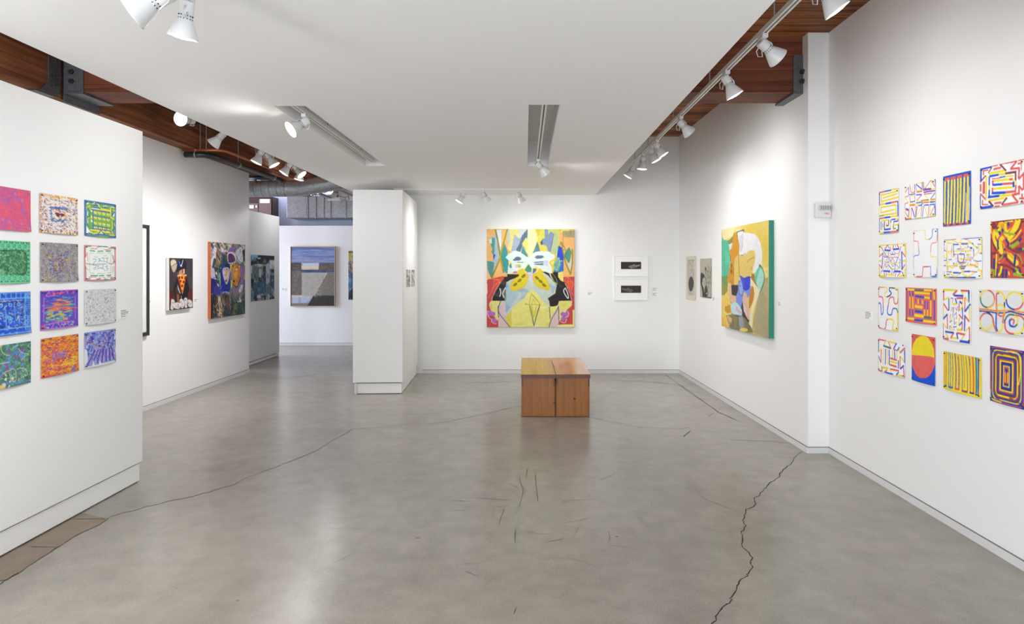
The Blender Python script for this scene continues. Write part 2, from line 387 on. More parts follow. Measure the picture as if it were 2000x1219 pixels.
# ------------------------------------------------------------------ free-standing partitions
def partition(plan, inset, z0, z1, label, name='partition_wall'):
    cx = sum(p[0] for p in plan)/4; cy = sum(p[1] for p in plan)/4
    t = thing(name, (cx, cy, 0), label, 'partition')
    bm = bmesh.new(); prism(bm, plan, z0+.012, z1); part(t, obj('panel', bm, M['wall'], bevel=.002))
    q = [(x+inset*(1 if x < cx else -1), y+inset*(1 if y < cy else -1)) for x, y in plan]
    bm = bmesh.new(); prism(bm, q, .006, z0); part(t, obj('plinth', bm, M['wall'], bevel=.002))
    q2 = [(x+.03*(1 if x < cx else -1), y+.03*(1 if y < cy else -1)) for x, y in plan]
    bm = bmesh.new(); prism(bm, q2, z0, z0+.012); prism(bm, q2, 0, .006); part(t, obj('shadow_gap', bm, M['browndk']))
    return t
XN = -2.73
partition([(XN-.6, 1.6), (XN, 1.6), (XN, 4.53), (XN-.6, 4.53)], .014, .128, 2.49, 'long white free-standing partition hung with twelve square drawings')
bx = [(-2.084, 7.672), (-1.488, 7.70), (-1.556, 9.17), (-2.152, 9.142)]
pt = partition(bx, .016, .128, 2.474, 'tall narrow white free-standing partition in front of the back wall')
part(pt, (lambda b: (bbox(b, -2.05, -2.035, 7.655, 7.69, .002, .12), obj('plinth_cleat', b, M['base']))[1])(bmesh.new()))
partition([(-4.75, 9.75), (-4.32, 9.75), (-4.32, 11.15), (-4.75, 11.15)], .004, .05, 2.44, 'short white partition beyond the end of the left wall')
#ART_BEGIN
# ------------------------------------------------------------------ pictures: pigment laid on a fine mesh
def homog(src):
    dst = [(0, 0), (1, 0), (1, 1), (0, 1)]; A = []; b = []
    for (x, y), (u, v) in zip(src, dst):
        A.append([x, y, 1, 0, 0, 0, -u*x, -u*y]); b.append(u); A.append([0, 0, 0, x, y, 1, -v*x, -v*y]); b.append(v)
    h = np.linalg.solve(np.array(A, float), np.array(b, float)); return np.append(h, 1).reshape(3, 3)
COL = dict(W=(246, 246, 248), Y=(244, 222, 44), R=(226, 96, 92), B=(24, 82, 206), G=(54, 124, 104), M=(132, 58, 70), O=(236, 176, 40), g=(150, 184, 50), K=(42, 40, 44), D=(16, 62, 140))
class Art:
    tone = 1.0
    def __init__(s, W, H, bg, res=380, quad=None, ss=2, seed=1):
        s.W, s.H = W, H; s.nx = max(8, int(W*res)); s.ny = max(8, int(H*res)); s.ss = ss
        s.w, s.h = s.nx*ss, s.ny*ss; s.a = np.empty((s.h, s.w, 3), np.float32); s.a[:] = s.c(bg)
        s.Hm = homog(quad) if quad else None; s.qh = ((quad[3][1]-quad[0][1])+(quad[2][1]-quad[1][1]))/2 if quad else 1.0
        s.r = random.Random(seed); s.rg = np.random.RandomState(seed)
    def c(s, c): return np.array(COL[c] if isinstance(c, str) else c, np.float32)
    def pt(s, p, unit=False):
        if isinstance(p, str): p = [tuple(map(float, t.split(','))) for t in p.split()]
        p = np.array(p, float)
        if s.Hm is not None and not unit:
            q = np.c_[p, np.ones(len(p))] @ s.Hm.T; p = q[:, :2]/q[:, 2:]
        return p*[s.w, s.h]
    def smooth(s, p, closed, n=8):
        m = len(p); o = []
        for i in range(m if closed else m-1):
            g = (lambda k: p[k % m]) if closed else (lambda k: p[min(max(k, 0), m-1)])
            a, b, c, d = g(i-1), g(i), g(i+1), g(i+2)
            for k in range(n):
                t = k/n; o.append(.5*((2*b)+(c-a)*t+(2*a-5*b+4*c-d)*t*t+(3*b-a-3*c+d)*t**3))
        if not closed: o.append(p[-1])
        return np.array(o)
    def put(s, m, x0, y0, c, al=1.0):
        v = s.a[y0:y0+m.shape[0], x0:x0+m.shape[1]]; k = (m*al)[..., None].astype(np.float32); v += (s.c(c)-v)*k
    def mask(s, p):
        x0, y0 = np.maximum(np.floor(p.min(0)).astype(int)-1, 0); x1, y1 = np.minimum(np.ceil(p.max(0)).astype(int)+1, [s.w, s.h])
        if x1 <= x0 or y1 <= y0: return None
        X, Y = np.meshgrid(np.arange(x0, x1)+.5, np.arange(y0, y1)+.5); ins = np.zeros(X.shape, bool); j = len(p)-1
        for i in range(len(p)):
            xi, yi = p[i]; xj, yj = p[j]
            if yi != yj: ins ^= ((yi > Y) != (yj > Y)) & (X < (xj-xi)*(Y-yi)/(yj-yi)+xi)
            j = i
        return ins, x0, y0
    def poly(s, c, p, sm=False, al=1.0, unit=False):
        p = s.pt(p, unit)
        if sm: p = s.smooth(p, True)
        m = s.mask(p)
        if m: s.put(m[0], m[1], m[2], c, al)
        return s
    def ell(s, c, cx, cy, rx, ry, rot=0, al=1.0, unit=False):
        t = np.linspace(0, 2*np.pi, 28, endpoint=False); r = math.radians(rot)
        x = rx*np.cos(t); y = ry*np.sin(t)
        return s.poly(c, np.c_[cx+x*math.cos(r)-y*math.sin(r), cy+x*math.sin(r)+y*math.cos(r)], al=al, unit=unit)
    def ring(s, c, w, cx, cy, rx, ry, a0=0, a1=360):
        t = np.radians(np.linspace(a0, a1, 24)); return s.line(c, w, np.c_[cx+rx*np.cos(t), cy+ry*np.sin(t)])
    def line(s, c, w, p, sm=False, al=1.0, unit=False):
        p = s.pt(p, unit)
        if sm: p = s.smooth(p, False, 6)
        hw = max(.5, w/s.qh*s.h/2)
        x0, y0 = np.maximum(np.floor(p.min(0)-hw).astype(int), 0); x1, y1 = np.minimum(np.ceil(p.max(0)+hw).astype(int)+1, [s.w, s.h])
        if x1 <= x0 or y1 <= y0: return s
        X, Y = np.meshgrid(np.arange(x0, x1)+.5, np.arange(y0, y1)+.5); m = np.zeros(X.shape, bool); cap = len(p) > 2
        for i in range(len(p)-1):
            a, b = p[i], p[i+1]; d = b-a; L = float(d@d) or 1e-6
            t = ((X-a[0])*d[0]+(Y-a[1])*d[1])/L; tc = np.clip(t, 0, 1)
            k = (X-a[0]-tc*d[0])**2+(Y-a[1]-tc*d[1])**2 <= hw*hw
            if not cap: k &= (t >= -.0) & (t <= 1.0)
            m |= k
        s.put(m, x0, y0, c, al); return s
    def go(s, spec, w=None):
        """'C,w: x,y x,y | ...' a list of strokes; a leading ~ makes it smooth"""
        for q in spec.split('|'):
            h, p = q.split(':'); h = h.strip(); sm = h.startswith('~'); h = h.lstrip('~').split(',')
            s.line(h[0], float(h[1]) if len(h) > 1 else w, p, sm)
        return s
    def field(s, gx, gy, oct=2):
        f = np.zeros((s.h, s.w)); amp = 1; tot = 0
        for o in range(oct):
            nx, ny = max(1, int(gx*2**o)), max(1, int(gy*2**o)); g = s.rg.rand(ny+2, nx+2)
            u = np.linspace(0, nx, s.w, endpoint=False); v = np.linspace(0, ny, s.h, endpoint=False)
            iu, iv = u.astype(int), v.astype(int); fu, fv = u-iu, (v-iv)[:, None]; fu = fu*fu*(3-2*fu); fv = fv*fv*(3-2*fv)
            a = g[iv][:, iu]*(1-fu)+g[iv][:, iu+1]*fu; b = g[iv+1][:, iu]*(1-fu)+g[iv+1][:, iu+1]*fu
            f += amp*(a*(1-fv)+b*fv); tot += amp; amp *= .5
        return f/tot
    def blot(s, c, gx, gy, th=.55, al=.6, p=None, sm=True, soft=.05, unit=False):
        f = np.clip((s.field(gx, gy)-th)/soft, 0, 1)
        if p is not None:
            q = s.pt(p, unit); q = s.smooth(q, True) if sm else q; m = s.mask(q); k = np.zeros((s.h, s.w))
            if m: k[m[2]:m[2]+m[0].shape[0], m[1]:m[1]+m[0].shape[1]] = m[0]
            f = f*k
        s.put(f, 0, 0, c, al); return s
    def grain(s, amt=8, gx=60, gy=60):
        s.a += ((s.field(gx, gy, 2)-.5)*2*amt)[..., None].astype(np.float32); return s
    def dash(s, n, cols, L=(.03, .1), w=.014, reg=(0, 0, 1, 1), ang=0, ja=.25, al=1.0, curve=0):
        for _ in range(n):
            c = s.r.choice(cols); u = s.r.uniform(reg[0], reg[2]); v = s.r.uniform(reg[1], reg[3])
            a = (ang(u, v) if callable(ang) else ang)+s.r.gauss(0, ja); l = s.r.uniform(*L)
            dx, dy = l*math.cos(a)*s.H/s.W, l*math.sin(a)
            p = [(u-dx/2, v-dy/2), (u+curve*s.r.uniform(-1, 1)*l, v+curve*s.r.uniform(-1, 1)*l), (u+dx/2, v+dy/2)] if curve else [(u-dx/2, v-dy/2), (u+dx/2, v+dy/2)]
            s.line(c, w*s.qh*s.r.uniform(.6, 1.3), p, sm=bool(curve), unit=True, al=al)
        return s
    def rgb(s):
        a = s.a.reshape(s.ny, s.ss, s.nx, s.ss, 3).mean((1, 3)); return lin(np.clip(a, 0, 255))*s.tone

def conc(u, v):  # along the nearest edge
    du, dv = min(u, 1-u), min(v, 1-v); return math.pi/2 if du < dv else 0.0
def picture(name, art, tl, uv, nv, W, H, thick=.0015, curl=0.0, edge=None, loc=None, cutout=None):
    """a picture surface as one mesh: fine front, thin sides, plain back. tl: world top-left of the FRONT; uv: unit vector to the right; nv: unit normal"""
    rgb = art.rgb(); ny, nx = rgb.shape[:2]; loc = Vector(loc or (0, 0, 0))
    u = (np.arange(nx+1))/nx; v = (np.arange(ny+1))/ny; U, V = np.meshgrid(u, v)
    off = curl*(np.sin(np.pi*U)*(.25*(1-V)**3+V**3)+.5*U**6*V**6*(art.r.random()*1.5)) if curl else U*0
    tl = np.array(tl)-np.array(loc); uv = np.array(uv, float); nv = np.array(nv, float)
    Pf = tl+U[..., None]*W*uv-V[..., None]*H*np.array([0, 0, 1.])+off[..., None]*nv
    Pb = Pf-nv*thick
    nvx = (nx+1)*(ny+1); idx = np.arange(nvx).reshape(ny+1, nx+1)
    q = np.stack([idx[:-1, :-1], idx[1:, :-1], idx[1:, 1:], idx[:-1, 1:]], -1).reshape(-1, 4)
    ring = np.concatenate([idx[0, :-1], idx[:-1, -1], idx[-1, :0:-1], idx[:0:-1, 0]]); nr = len(ring)
    bidx = nvx+np.arange(nr); verts = np.concatenate([Pf.reshape(-1, 3), Pb.reshape(-1, 3)[ring]])
    sq = np.stack([ring, np.roll(ring, -1), np.roll(bidx, -1), bidx], -1)
    faces = np.concatenate([q, sq]); me = bpy.data.meshes.new(name)
    if np.cross(uv, [0, 0, 1.])@nv < 0: faces = faces[:, ::-1]
    me.vertices.add(len(verts)); me.vertices.foreach_set('co', verts.astype(np.float32).ravel())
    nf = len(faces); me.loops.add(nf*4); me.loops.foreach_set('vertex_index', faces.astype(np.int32).ravel())
    me.polygons.add(nf); me.polygons.foreach_set('loop_start', (np.arange(nf)*4).astype(np.int32)); me.polygons.foreach_set('loop_total', np.full(nf, 4, np.int32))
    me.update(calc_edges=True)
    # pigment per vertex: average of the cells around it
    pad = np.pad(rgb, ((1, 1), (1, 1), (0, 0)), 'edge'); vc = (pad[:-1, :-1]+pad[1:, :-1]+pad[:-1, 1:]+pad[1:, 1:])/4
    vc = rgb[np.minimum(np.arange(ny+1), ny-1)][:, np.minimum(np.arange(nx+1), nx-1)]*.5+vc*.5
    ca = me.color_attributes.new('pigment', 'FLOAT_COLOR', 'POINT'); colr = np.ones((len(verts), 4), np.float32)
    colr[:nvx, :3] = vc.reshape(-1, 3); colr[nvx:, :3] = colr[ring, :3] if edge is None else lin(edge)
    ca.data.foreach_set('color', colr.ravel()); me.materials.append(M['art']); me.validate()
    sm = np.zeros(nf, bool); sm[:len(q)] = True; me.polygons.foreach_set('use_smooth', sm)
    o = bpy.data.objects.new(name, me); C.objects.link(o); return o

# where the walls are: a picture's rectangle is measured on its wall
def yR(px, off=0.0):
    return (2.4232-off)/((px-VX)/F+.0198)
def rect(wall, quad, d=0.0):
    """quad: TL TR BR BL in photo pixels -> (TL point, unit right, normal, W, H) on that wall, D in front of it"""
    (x0, y0), (x1, y1), (x2, y2), (x3, y3) = quad; xl, xr = (x0+x3)/2, (x1+x2)/2
    if wall in ('right', 'near', 'left', 'far_panel', 'box'):
        if wall == 'rear':  pass
        X = {'right': XR-d, 'near': XN+d, 'left': XL+d, 'far_panel': -4.32+d}.get(wall)
        if wall == 'box':   # right-hand side of the tall partition
            a, b = Vector((-1.488, 7.70)), Vector((-1.556, 9.17)); t = (b-a).normalized(); n = Vector((t.y, -t.x))
            def hit(px):
                k = (px-VX)/F; a2 = a+n*d; s_ = (a2.x-k*a2.y)/(k*t.y-t.x); return a2+t*s_
            p0, p1 = hit(xl), hit(xr)
        else:
            p0, p1 = Vector((X, X*F/(xl-VX))), Vector((X, X*F/(xr-VX)))
            n = Vector((1, 0)) if X < 0 else Vector((-1, 0))
    elif wall == 'rear':
        p0, p1 = [Vector((q*(px-VX)/F, q)) for px in (xl, xr) for q in (yR(px, d),)]; n = None
    else:
        Y = {'back': YB, 'far': 12.68, 'pilaster': YP}[wall]-d
        p0, p1 = [Vector(((px-VX)*Y/F, Y)) for px in (xl, xr)]; n = Vector((0, -1))
    t = (p1-p0).normalized()
    if n is None: n = Vector((t.y, -t.x))*1.0
    if n.dot(-p0) < 0: n = -n
    z = lambda y, p: CH-(y-VY)*p.y/F
    zt = (z(y0, p0)+z(y1, p1))/2; zb = (z(y3, p0)+z(y2, p1))/2
    return Vector((p0.x, p0.y, zt)), Vector((t.x, t.y, 0)), Vector((n.x, n.y, 0)), (p1-p0).length, zt-zb

def pinmesh():
    bm = bmesh.new(); lathe(bm, [(.003, 0), (.003, .0012), (.002, .0018), (.002, .0035), (.004, .004), (.004, .0052), (.0025, .006)], 10); me = bpy.data.meshes.new('pushpin')
    bm.to_mesh(me); bm.free(); return me
PINM = pinmesh(); PINM.materials.append(M['pin']); PINM2 = PINM.copy(); PINM2.materials.clear(); PINM2.materials.append(M['pinm'])
def paper(wall, crop, quad, draw, label, bg='W', curl=.010, pin=None, seed=1, group=None, res=380, name='marker_drawing', pins=True, d=.004):
    ox, oy, sc = crop; q = [(ox+x/sc, oy+y/sc) for x, y in quad]
    tl, uv, nv, W, H = rect(wall, q, d); art = Art(W, H, bg, res, quad, seed=seed); draw(art)
    ctr = tl+uv*W/2-Vector((0, 0, H/2)); t = thing(name, ctr, label, 'drawing', group)
    o = picture('paper_sheet', art, tl, uv, nv, W, H, .0012, curl, edge=(225, 225, 222), loc=ctr); o.parent = t
    if pins:
        rot = nv.to_track_quat('Z', 'Y')
        for fx, fy in ((.045, .055), (.955, .055), (.955, .945), (.045, .945)):
            p = bpy.data.objects.new('pushpin', pin or PINM); C.objects.link(p); p.parent = t
            p.location = tl+uv*W*fx-Vector((0, 0, H*fy))-ctr+nv*(.001); p.rotation_mode = 'QUATERNION'; p.rotation_quaternion = rot
    return t
def canvas(wall, crop, quad, draw, label, depth, edge, edgename, bg, res, seed=1, name='painting', group=None, cat='painting', pad=0, elabel=None):
    ox, oy, sc = crop; q = [(ox+x/sc, oy+y/sc) for x, y in quad]
    tl, uv, nv, W, H = rect(wall, q, depth+.001); art = Art(W, H, bg, res, quad, seed=seed); art.tone = .88; draw(art)
    ctr = tl+uv*W/2-Vector((0, 0, H/2)); t = thing(name, ctr, label, cat, group)
    o = picture('painted_canvas', art, tl, uv, nv, W, H, .001, loc=ctr); o.parent = t
    if edge:
        bm = bmesh.new(); A = tl-ctr-nv*.0012
        def V_(a, b, c): return A+uv*a-Vector((0, 0, b))-nv*c
        vv = [bm.verts.new(V_(a, b, c)) for c in (0, depth-.003) for a, b in ((0, 0), (W, 0), (W, H), (0, H))]
        for f in ((0,1,2,3),(4,5,6,7),(0,1,5,4),(1,2,6,5),(2,3,7,6),(3,0,4,7)): bm.faces.new([vv[i] for i in f])
        e = obj(edgename, bm, edge, t)
        if elabel: e['label'] = elabel
    return t, tl, uv, nv, W, H
# ------------------------------------------------------------------ sixteen bright drawings on the right wall
cA = (1705, 325, 8.707); cB = (1835, 305, 8.406); cC = (1705, 440, 10.157); cD = (1835, 420, 9.03)
cE = (1705, 545, 11.08); cF = (1835, 555, 9.752); cG = (1705, 645, 10.157); cH = (1835, 670, 9.03)
GR = 'bright drawings pinned to the right wall'
def RP(crop, quad, draw, label, **k): return paper('right', crop, quad, draw, label, group=GR, **k)

RP(cA, [(105,435),(438,368),(432,1120),(105,1155)], lambda a: a.go(
 "R,26:108,446 205,425|B,26:205,425 315,402|Y,30:315,398 438,376|B,28:112,440 112,675|Y,28:135,490 432,425|Y,28:147,490 147,605|Y,28:135,605 436,528|Y,26:165,545 420,470"
 "|Y,28:115,655 215,640|B,28:215,640 310,622|R,28:310,622 430,600|B,26:425,600 425,860|Y,24:105,700 105,860|Y,28:125,705 400,660|Y,26:140,705 140,800|Y,28:130,795 365,740|Y,26:393,660 393,810|Y,28:115,848 420,800|g,26:105,852 190,835"
 "|R,26:105,895 205,878|B,28:205,878 300,865|Y,28:300,865 420,845|B,28:108,895 108,1115|Y,26:150,935 260,915|G,24:140,940 140,1080|B,22:172,970 172,1035|Y,22:170,1035 170,1090|M,26:200,940 200,1085|Y,22:235,960 235,1015|M,22:230,1015 268,1008|G,24:272,910 272,1010|M,22:308,905 308,960|Y,24:305,960 305,1060|B,28:200,1080 308,1065"
 "|B,24:318,912 385,902|Y,24:385,900 425,893|R,22:425,895 425,940|B,24:355,945 425,932|R,22:358,955 358,990|B,22:352,990 352,1050|Y,30:365,1008 425,995|g,28:345,1065 392,1055|G,26:430,985 430,1110|Y,28:118,1142 190,1130|B,28:190,1128 300,1118|R,28:300,1118 425,1104"),
 'narrow yellow spiral drawing with a small multicolour maze at its foot', curl=.004)
RP(cA, [(540,330),(1055,222),(1065,845),(545,912)], lambda a: a.go(
 "Y:542,335 545,450|R:548,445 600,360|B:605,355 610,490|R:625,315 645,440|Y:690,310 655,440|R:655,450 720,435|B:710,300 710,435|B:610,483 725,465|R:725,310 740,420|Y:730,295 845,275|B,20:735,305 840,395|R:830,275 838,390|Y,22:745,425 838,405|R,20:745,440 838,425|B,20:850,262 858,420|Y:865,260 880,380|R:880,385 985,235|Y:985,235 985,380|R:985,235 1055,355|Y:985,238 1050,225|B:1050,222 1062,350|B,20:865,392 990,378|R,22:865,412 990,398|Y,22:990,395 1060,378|B,20:862,445 1058,415"
 "|R:545,525 608,498|Y:548,540 605,610|R:628,505 635,600|Y:628,500 715,488|R:712,490 718,595|B,20:635,605 720,592|B,20:735,485 832,480|R:830,490 745,585|Y:745,595 820,590|R,20:820,582 900,575|B,20:900,575 955,572|R,18:870,475 1000,460|Y:1000,460 1055,450|Y:875,480 950,565|B:1055,455 980,560|R:980,568 1058,555|Y,26:862,600 955,588|Y,24:970,585 1058,575|B,20:735,625 858,605|R,20:865,618 955,612|B,20:968,612 1058,602"
 "|R:545,632 600,618|B:545,632 545,735|R,20:555,738 612,752|B,20:560,718 612,732|Y,24:622,645 725,635|R,20:632,665 722,655|Y:735,655 830,640|B,18:830,640 860,635|B,20:775,672 840,660|B,20:875,662 958,655|B,20:968,655 1055,645|R:545,770 608,870|Y:545,780 548,890|B:618,740 608,860|Y,18:628,660 622,870|R:660,700 660,870|B,20:670,710 722,870|R:740,670 738,870|Y:725,670 722,790|B:760,680 740,870|Y:835,670 750,860|R:840,670 835,860|B:868,670 855,860|Y:880,680 940,855|R:962,665 950,855|Y:985,665 975,840|R:1050,670 985,835|B:1055,655 1062,840|R,22:548,900 670,890|Y,22:615,878 665,870|Y,20:725,885 835,875|Y,20:985,845 1062,838", 15),
 'drawing of thin red, blue and yellow zigzag ribs on white, top row', curl=.004)
def d3(a):
    a.poly('B', "58,335 513,240 512,1112 60,1158")
    for i, (x0, x1, x2) in enumerate(((90, 166, 0), (186, 272, 0), (292, 378, 0), (400, 495, 0))):
        y = 352-(x0-90)*.21; a.poly('R', [(x0-4, y+12), (x1, y-8), (x1, y+40), (x0-4, y+62)])
    xs = [(92,88),(150,138),(205,185),(252,245),(308,298),(355,340),(412,392),(468,462)]
    for i, (t, b) in enumerate(xs):
        y = 412-(t-92)*.2; a.line('Y', 46, [(t, y), (b, 1125-(b-88)*.08)])
        if i in (0, 4, 5): a.line('g', 8, [(t+12, y+20), (b+12, 1100)], al=.7)
    a.line('Y', 30, "130,410 165,400"); a.line('W', 14, "436,600 438,1090"); a.line('W', 12, "492,500 490,1080"); a.line('W', 8, "160,560 150,1000")
    for i in range(8): a.line('R' if i % 2 else (150, 50, 110), 34, [(75+i*52, 1140-i*5), (118+i*52, 1134-i*5)])
RP(cB, [(58,335),(513,240),(512,1112),(60,1158)], d3, 'blue drawing with eight long upright yellow bars under red blocks', bg='B', curl=.004)
RP(cB, [(660,205),(1400,42),(1400,780),(665,870)], lambda a: a.go(
 "B,34:665,222 860,178|B,36:680,215 680,420|R,26:860,165 960,148|M,24:860,185 800,280|R,34:885,220 1010,190|R,24:710,245 805,228|R,30:722,245 722,315|M,26:665,430 760,320|R,38:675,460 675,585|R,60:730,420 730,620|R,30:670,615 770,720|Y,34:772,320 772,720|Y,38:805,295 1080,238|M,30:990,130 1095,245"
 "|R,32:1000,128 1275,82|R,34:1275,82 1170,210|R,34:1160,215 1310,200|R,34:1310,190 1300,380|R,24:1290,75 1400,52|R,30:1285,130 1360,112|R,20:1345,110 1345,240|R,34:1300,385 1400,270|R,40:1385,270 1385,560|B,36:818,335 970,308|B,34:818,340 818,480|Y,34:818,480 818,555|B,34:818,555 818,690|Y,40:975,308 1080,290|M,36:1080,288 1265,262|M,32:1250,265 1250,410|Y,34:1258,410 1258,480|R,34:1255,480 1250,600|R,18:860,378 985,362|B,20:985,358 1080,340|Y,26:1080,338 1220,328"
 "|R,36:875,400 875,470|Y,38:890,412 1145,385|R,36:1145,388 1205,380|Y,30:1210,370 1215,425|B,38:870,475 1030,465|R,38:1030,462 1200,450|B,44:1215,425 1220,515|R,34:872,520 872,590|Y,38:888,540 1205,515|B,44:860,610 1085,602|R,40:1085,600 1265,582|B,40:800,675 990,655|Y,38:990,655 1195,645|R,38:1195,640 1310,622|R,34:1310,640 1305,490|R,32:1305,490 1370,570|R,34:1205,650 1300,765|R,34:1300,765 1040,805|M,34:1115,685 1035,800|Y,40:820,735 1080,690|M,36:815,740 900,830|R,34:910,780 1030,765|R,22:920,826 1005,818|B,40:675,855 880,822|B,22:672,640 672,850|R,30:712,720 712,800|R,22:705,798 808,792|R,30:1310,700 1400,700|R,34:1360,620 1360,720|R,22:1330,770 1400,765"),
 'large landscape drawing of nested red, blue and yellow brackets, top row', curl=.005)
RP(cC, [(118,395),(648,358),(648,1040),(120,1025)], lambda a: a.go(
 "Y,34:118,400 300,388|Y,34:315,385 440,375|Y,36:490,370 648,358|Y,30:635,358 640,600|Y,32:130,395 130,600|Y,40:118,1008 270,1010|Y,40:315,985 450,988|Y,32:540,1010 645,1012|Y,30:130,830 130,1000|Y,30:635,860 635,1040|Y,36:118,708 175,708|Y,36:595,712 645,712"
 "|R,26:120,628 205,550|R,26:120,780 190,860|R,26:300,395 235,490|R,26:415,400 400,490|R,24:340,430 360,490|R,26:480,375 525,460|R,26:570,520 645,630|R,26:640,780 590,870|R,24:240,940 265,1020|R,24:340,940 365,920|R,24:550,950 510,1020|R,24:425,920 440,960"
 "|B,32:232,498 355,502|B,34:412,482 525,470|B,26:200,560 182,860|B,32:570,530 585,890|B,36:218,910 365,918|B,38:440,918 565,922|B,16:305,385 322,460|B,14:455,372 460,440|B,16:400,880 400,980|B,16:480,950 475,1020|B,16:295,950 295,1020|O,22:165,435 185,475|R,18:140,415 195,470|O,20:545,440 575,425|R,14:160,930 145,980|R,16:590,960 625,1010|B,16:190,480 250,585|B,16:555,455 520,555|B,14:165,930 210,890|B,14:575,920 610,960"
 "|B,14:310,510 310,640|B,16:220,633 310,633|B,16:360,585 440,578|R,12:215,620 260,590|R,12:250,590 320,640|R,12:320,640 470,640|B,16:470,640 505,645|R,12:410,500 445,565|R,12:445,565 515,565|R,12:515,570 510,640|B,14:320,650 355,725|B,14:355,725 395,650|R,12:395,650 450,770|B,14:505,645 455,760|R,12:295,650 240,760|R,12:240,770 210,880|Y,14:215,650 235,740|Y,16:240,760 320,790|Y,18:320,790 360,730|B,14:245,770 275,840|R,12:275,840 320,795|B,16:320,795 380,860|R,14:380,865 455,885|B,14:452,770 452,880|R,14:460,775 550,870|Y,16:465,755 540,745|Y,18:470,880 550,855|Y,14:395,660 400,800|R,12:360,730 410,830|Y,16:240,570 290,530|Y,14:300,620 350,590|B,12:385,520 390,580|R,12:330,520 360,590|B,14:545,680 540,840|Y,14:520,560 545,620|R,12:520,660 540,700|Y,14:300,890 330,830|B,12:265,740 330,735|R,12:310,650 310,780|B,12:410,765 430,760|Y,16:440,580 445,640|G,10:400,830 450,770", 14),
 'drawing of crisscross thin lines inside a broken yellow border, second row', curl=.014)
def d6(a):
    a.go("~R,15:905,105 830,112 812,130 812,210|~R,15:812,200 812,300 825,318 880,322 900,345 906,420 910,490|~B,15:910,480 915,560 900,595 850,602 815,620 806,660 806,760 806,880|~Y,15:806,875 808,980 825,1015 880,1020|~R,22:875,1018 960,1020 990,1005 994,940 996,860 1005,830 1045,826 1095,826|~B,15:1090,826 1140,820 1150,840 1152,920 1155,1000 1168,1020 1200,1022|B,24:1175,1022 1268,1020"
         "|~B,14:1268,1020 1268,940 1268,860|~Y,14:1268,860 1270,760 1265,660 1250,632 1190,628 1155,625 1145,590 1145,525|~R,15:1145,530 1150,430 1165,380 1190,355 1245,348 1268,325 1272,260 1278,190|~B,15:1278,195 1278,110 1272,72 1240,68 1195,78 1182,95 1180,170 1165,240 1130,275 1095,286|~Y,15:1100,286 1055,284 1040,265 1036,190 1032,125 1018,95 970,97 900,105")
RP(cC, [(805,115),(1280,62),(1280,1040),(805,1025)], d6, 'white drawing of one thin jigsaw-piece outline with straight arms, second row', curl=.004)
def d7(a):
    a.go("B,18:75,438 260,432|R,14:230,436 300,430|B,20:400,418 735,390|R,14:450,432 505,430|Y,20:738,392 738,700|B,14:78,450 78,540|Y,22:75,1092 300,1098|B,24:200,1104 660,1104|R,18:290,1100 330,1102|R,20:530,1098 580,1098|Y,20:745,960 745,1110|Y,16:85,450 140,460|R,12:85,560 88,640|Y,14:120,640 125,760|B,12:122,760 122,810|R,14:80,1000 85,1080|Y,16:85,700 90,780")
    a.go("Y,18:85,460 200,445|R,12:140,500 170,490|Y,18:160,495 240,500|B,22:240,520 345,522|Y,18:210,440 340,500|Y,20:350,500 400,440|Y,20:370,495 560,492|B,22:385,510 505,512|Y,20:505,440 600,530|Y,22:600,530 670,590|B,18:570,495 600,515|B,20:655,560 668,585|Y,16:225,530 215,640|B,12:225,600 205,665|R,12:375,530 380,590|B,18:505,540 510,575|B,24:535,575 580,580|R,14:545,595 580,595|Y,20:440,575 500,580|R,10:300,605 440,600|B,16:325,600 370,600|Y,16:140,640 240,640|Y,20:330,635 570,632|Y,14:250,640 330,630|B,16:600,590 610,700|R,20:610,690 605,740")
    a.go("~B,18:330,695 390,688 440,692|~R,12:320,700 330,740 340,800 345,840|~B,16:330,700 326,760 345,830 370,845|B,20:370,845 435,842|~B,18:440,695 445,750 430,800 432,840|~O,14:345,810 380,830 430,825|B,22:365,908 465,908|B,20:372,945 465,945|O,18:365,925 480,925|Y,22:260,900 340,905|Y,22:470,880 560,900|Y,18:150,900 280,895|Y,20:560,890 680,910|B,14:640,915 680,915|Y,20:165,1010 265,1015|B,26:265,1020 405,1022|Y,24:405,1015 460,1000|B,26:450,1000 560,995|R,16:560,992 640,1003|B,14:640,1003 680,1003|B,14:130,1002 230,1006|Y,18:210,1040 300,1090|Y,20:300,1090 400,1040|Y,22:440,1040 530,1090|Y,22:530,1090 640,1020|B,16:130,1050 200,1050|Y,18:250,940 160,900|Y,18:370,940 460,1000|Y,18:680,820 695,1000|Y,20:690,530 690,660|~B,14:610,800 680,815 735,808|~Y,18:610,770 650,840 690,860|Y,16:215,650 215,760|B,16:165,785 220,785|Y,16:100,860 190,810|B,18:248,855 272,853|B,14:590,740 578,780|Y,22:460,760 560,770|R,10:440,790 560,795|R,12:440,820 480,845|R,12:540,870 660,885|Y,22:270,880 350,870|Y,22:470,690 560,700|R,12:250,700 300,690|B,16:248,710 275,690|Y,18:700,960 745,1000|R,12:150,900 158,980|B,14:78,628 118,630|B,14:78,805 118,805|B,16:78,895 118,897|B,14:705,675 745,672|B,14:670,515 728,515|Y,16:620,720 690,640|Y,16:200,700 150,660|B,14:250,520 250,700|Y,18:130,520 140,1000")
    a.dash(60, ['Y', 'Y', 'R', 'B', (90, 90, 160)], (.02, .09), .012, (.25, .3, .78, .72), conc, .3)
    a.ell(COL['Y'], 395, 775, 38, 28, al=.5)
RP(cD, [(75,440),(740,388),(755,1115),(78,1105)], d7, 'drawing of fine yellow webbing with short blue dashes, second row', curl=.012)
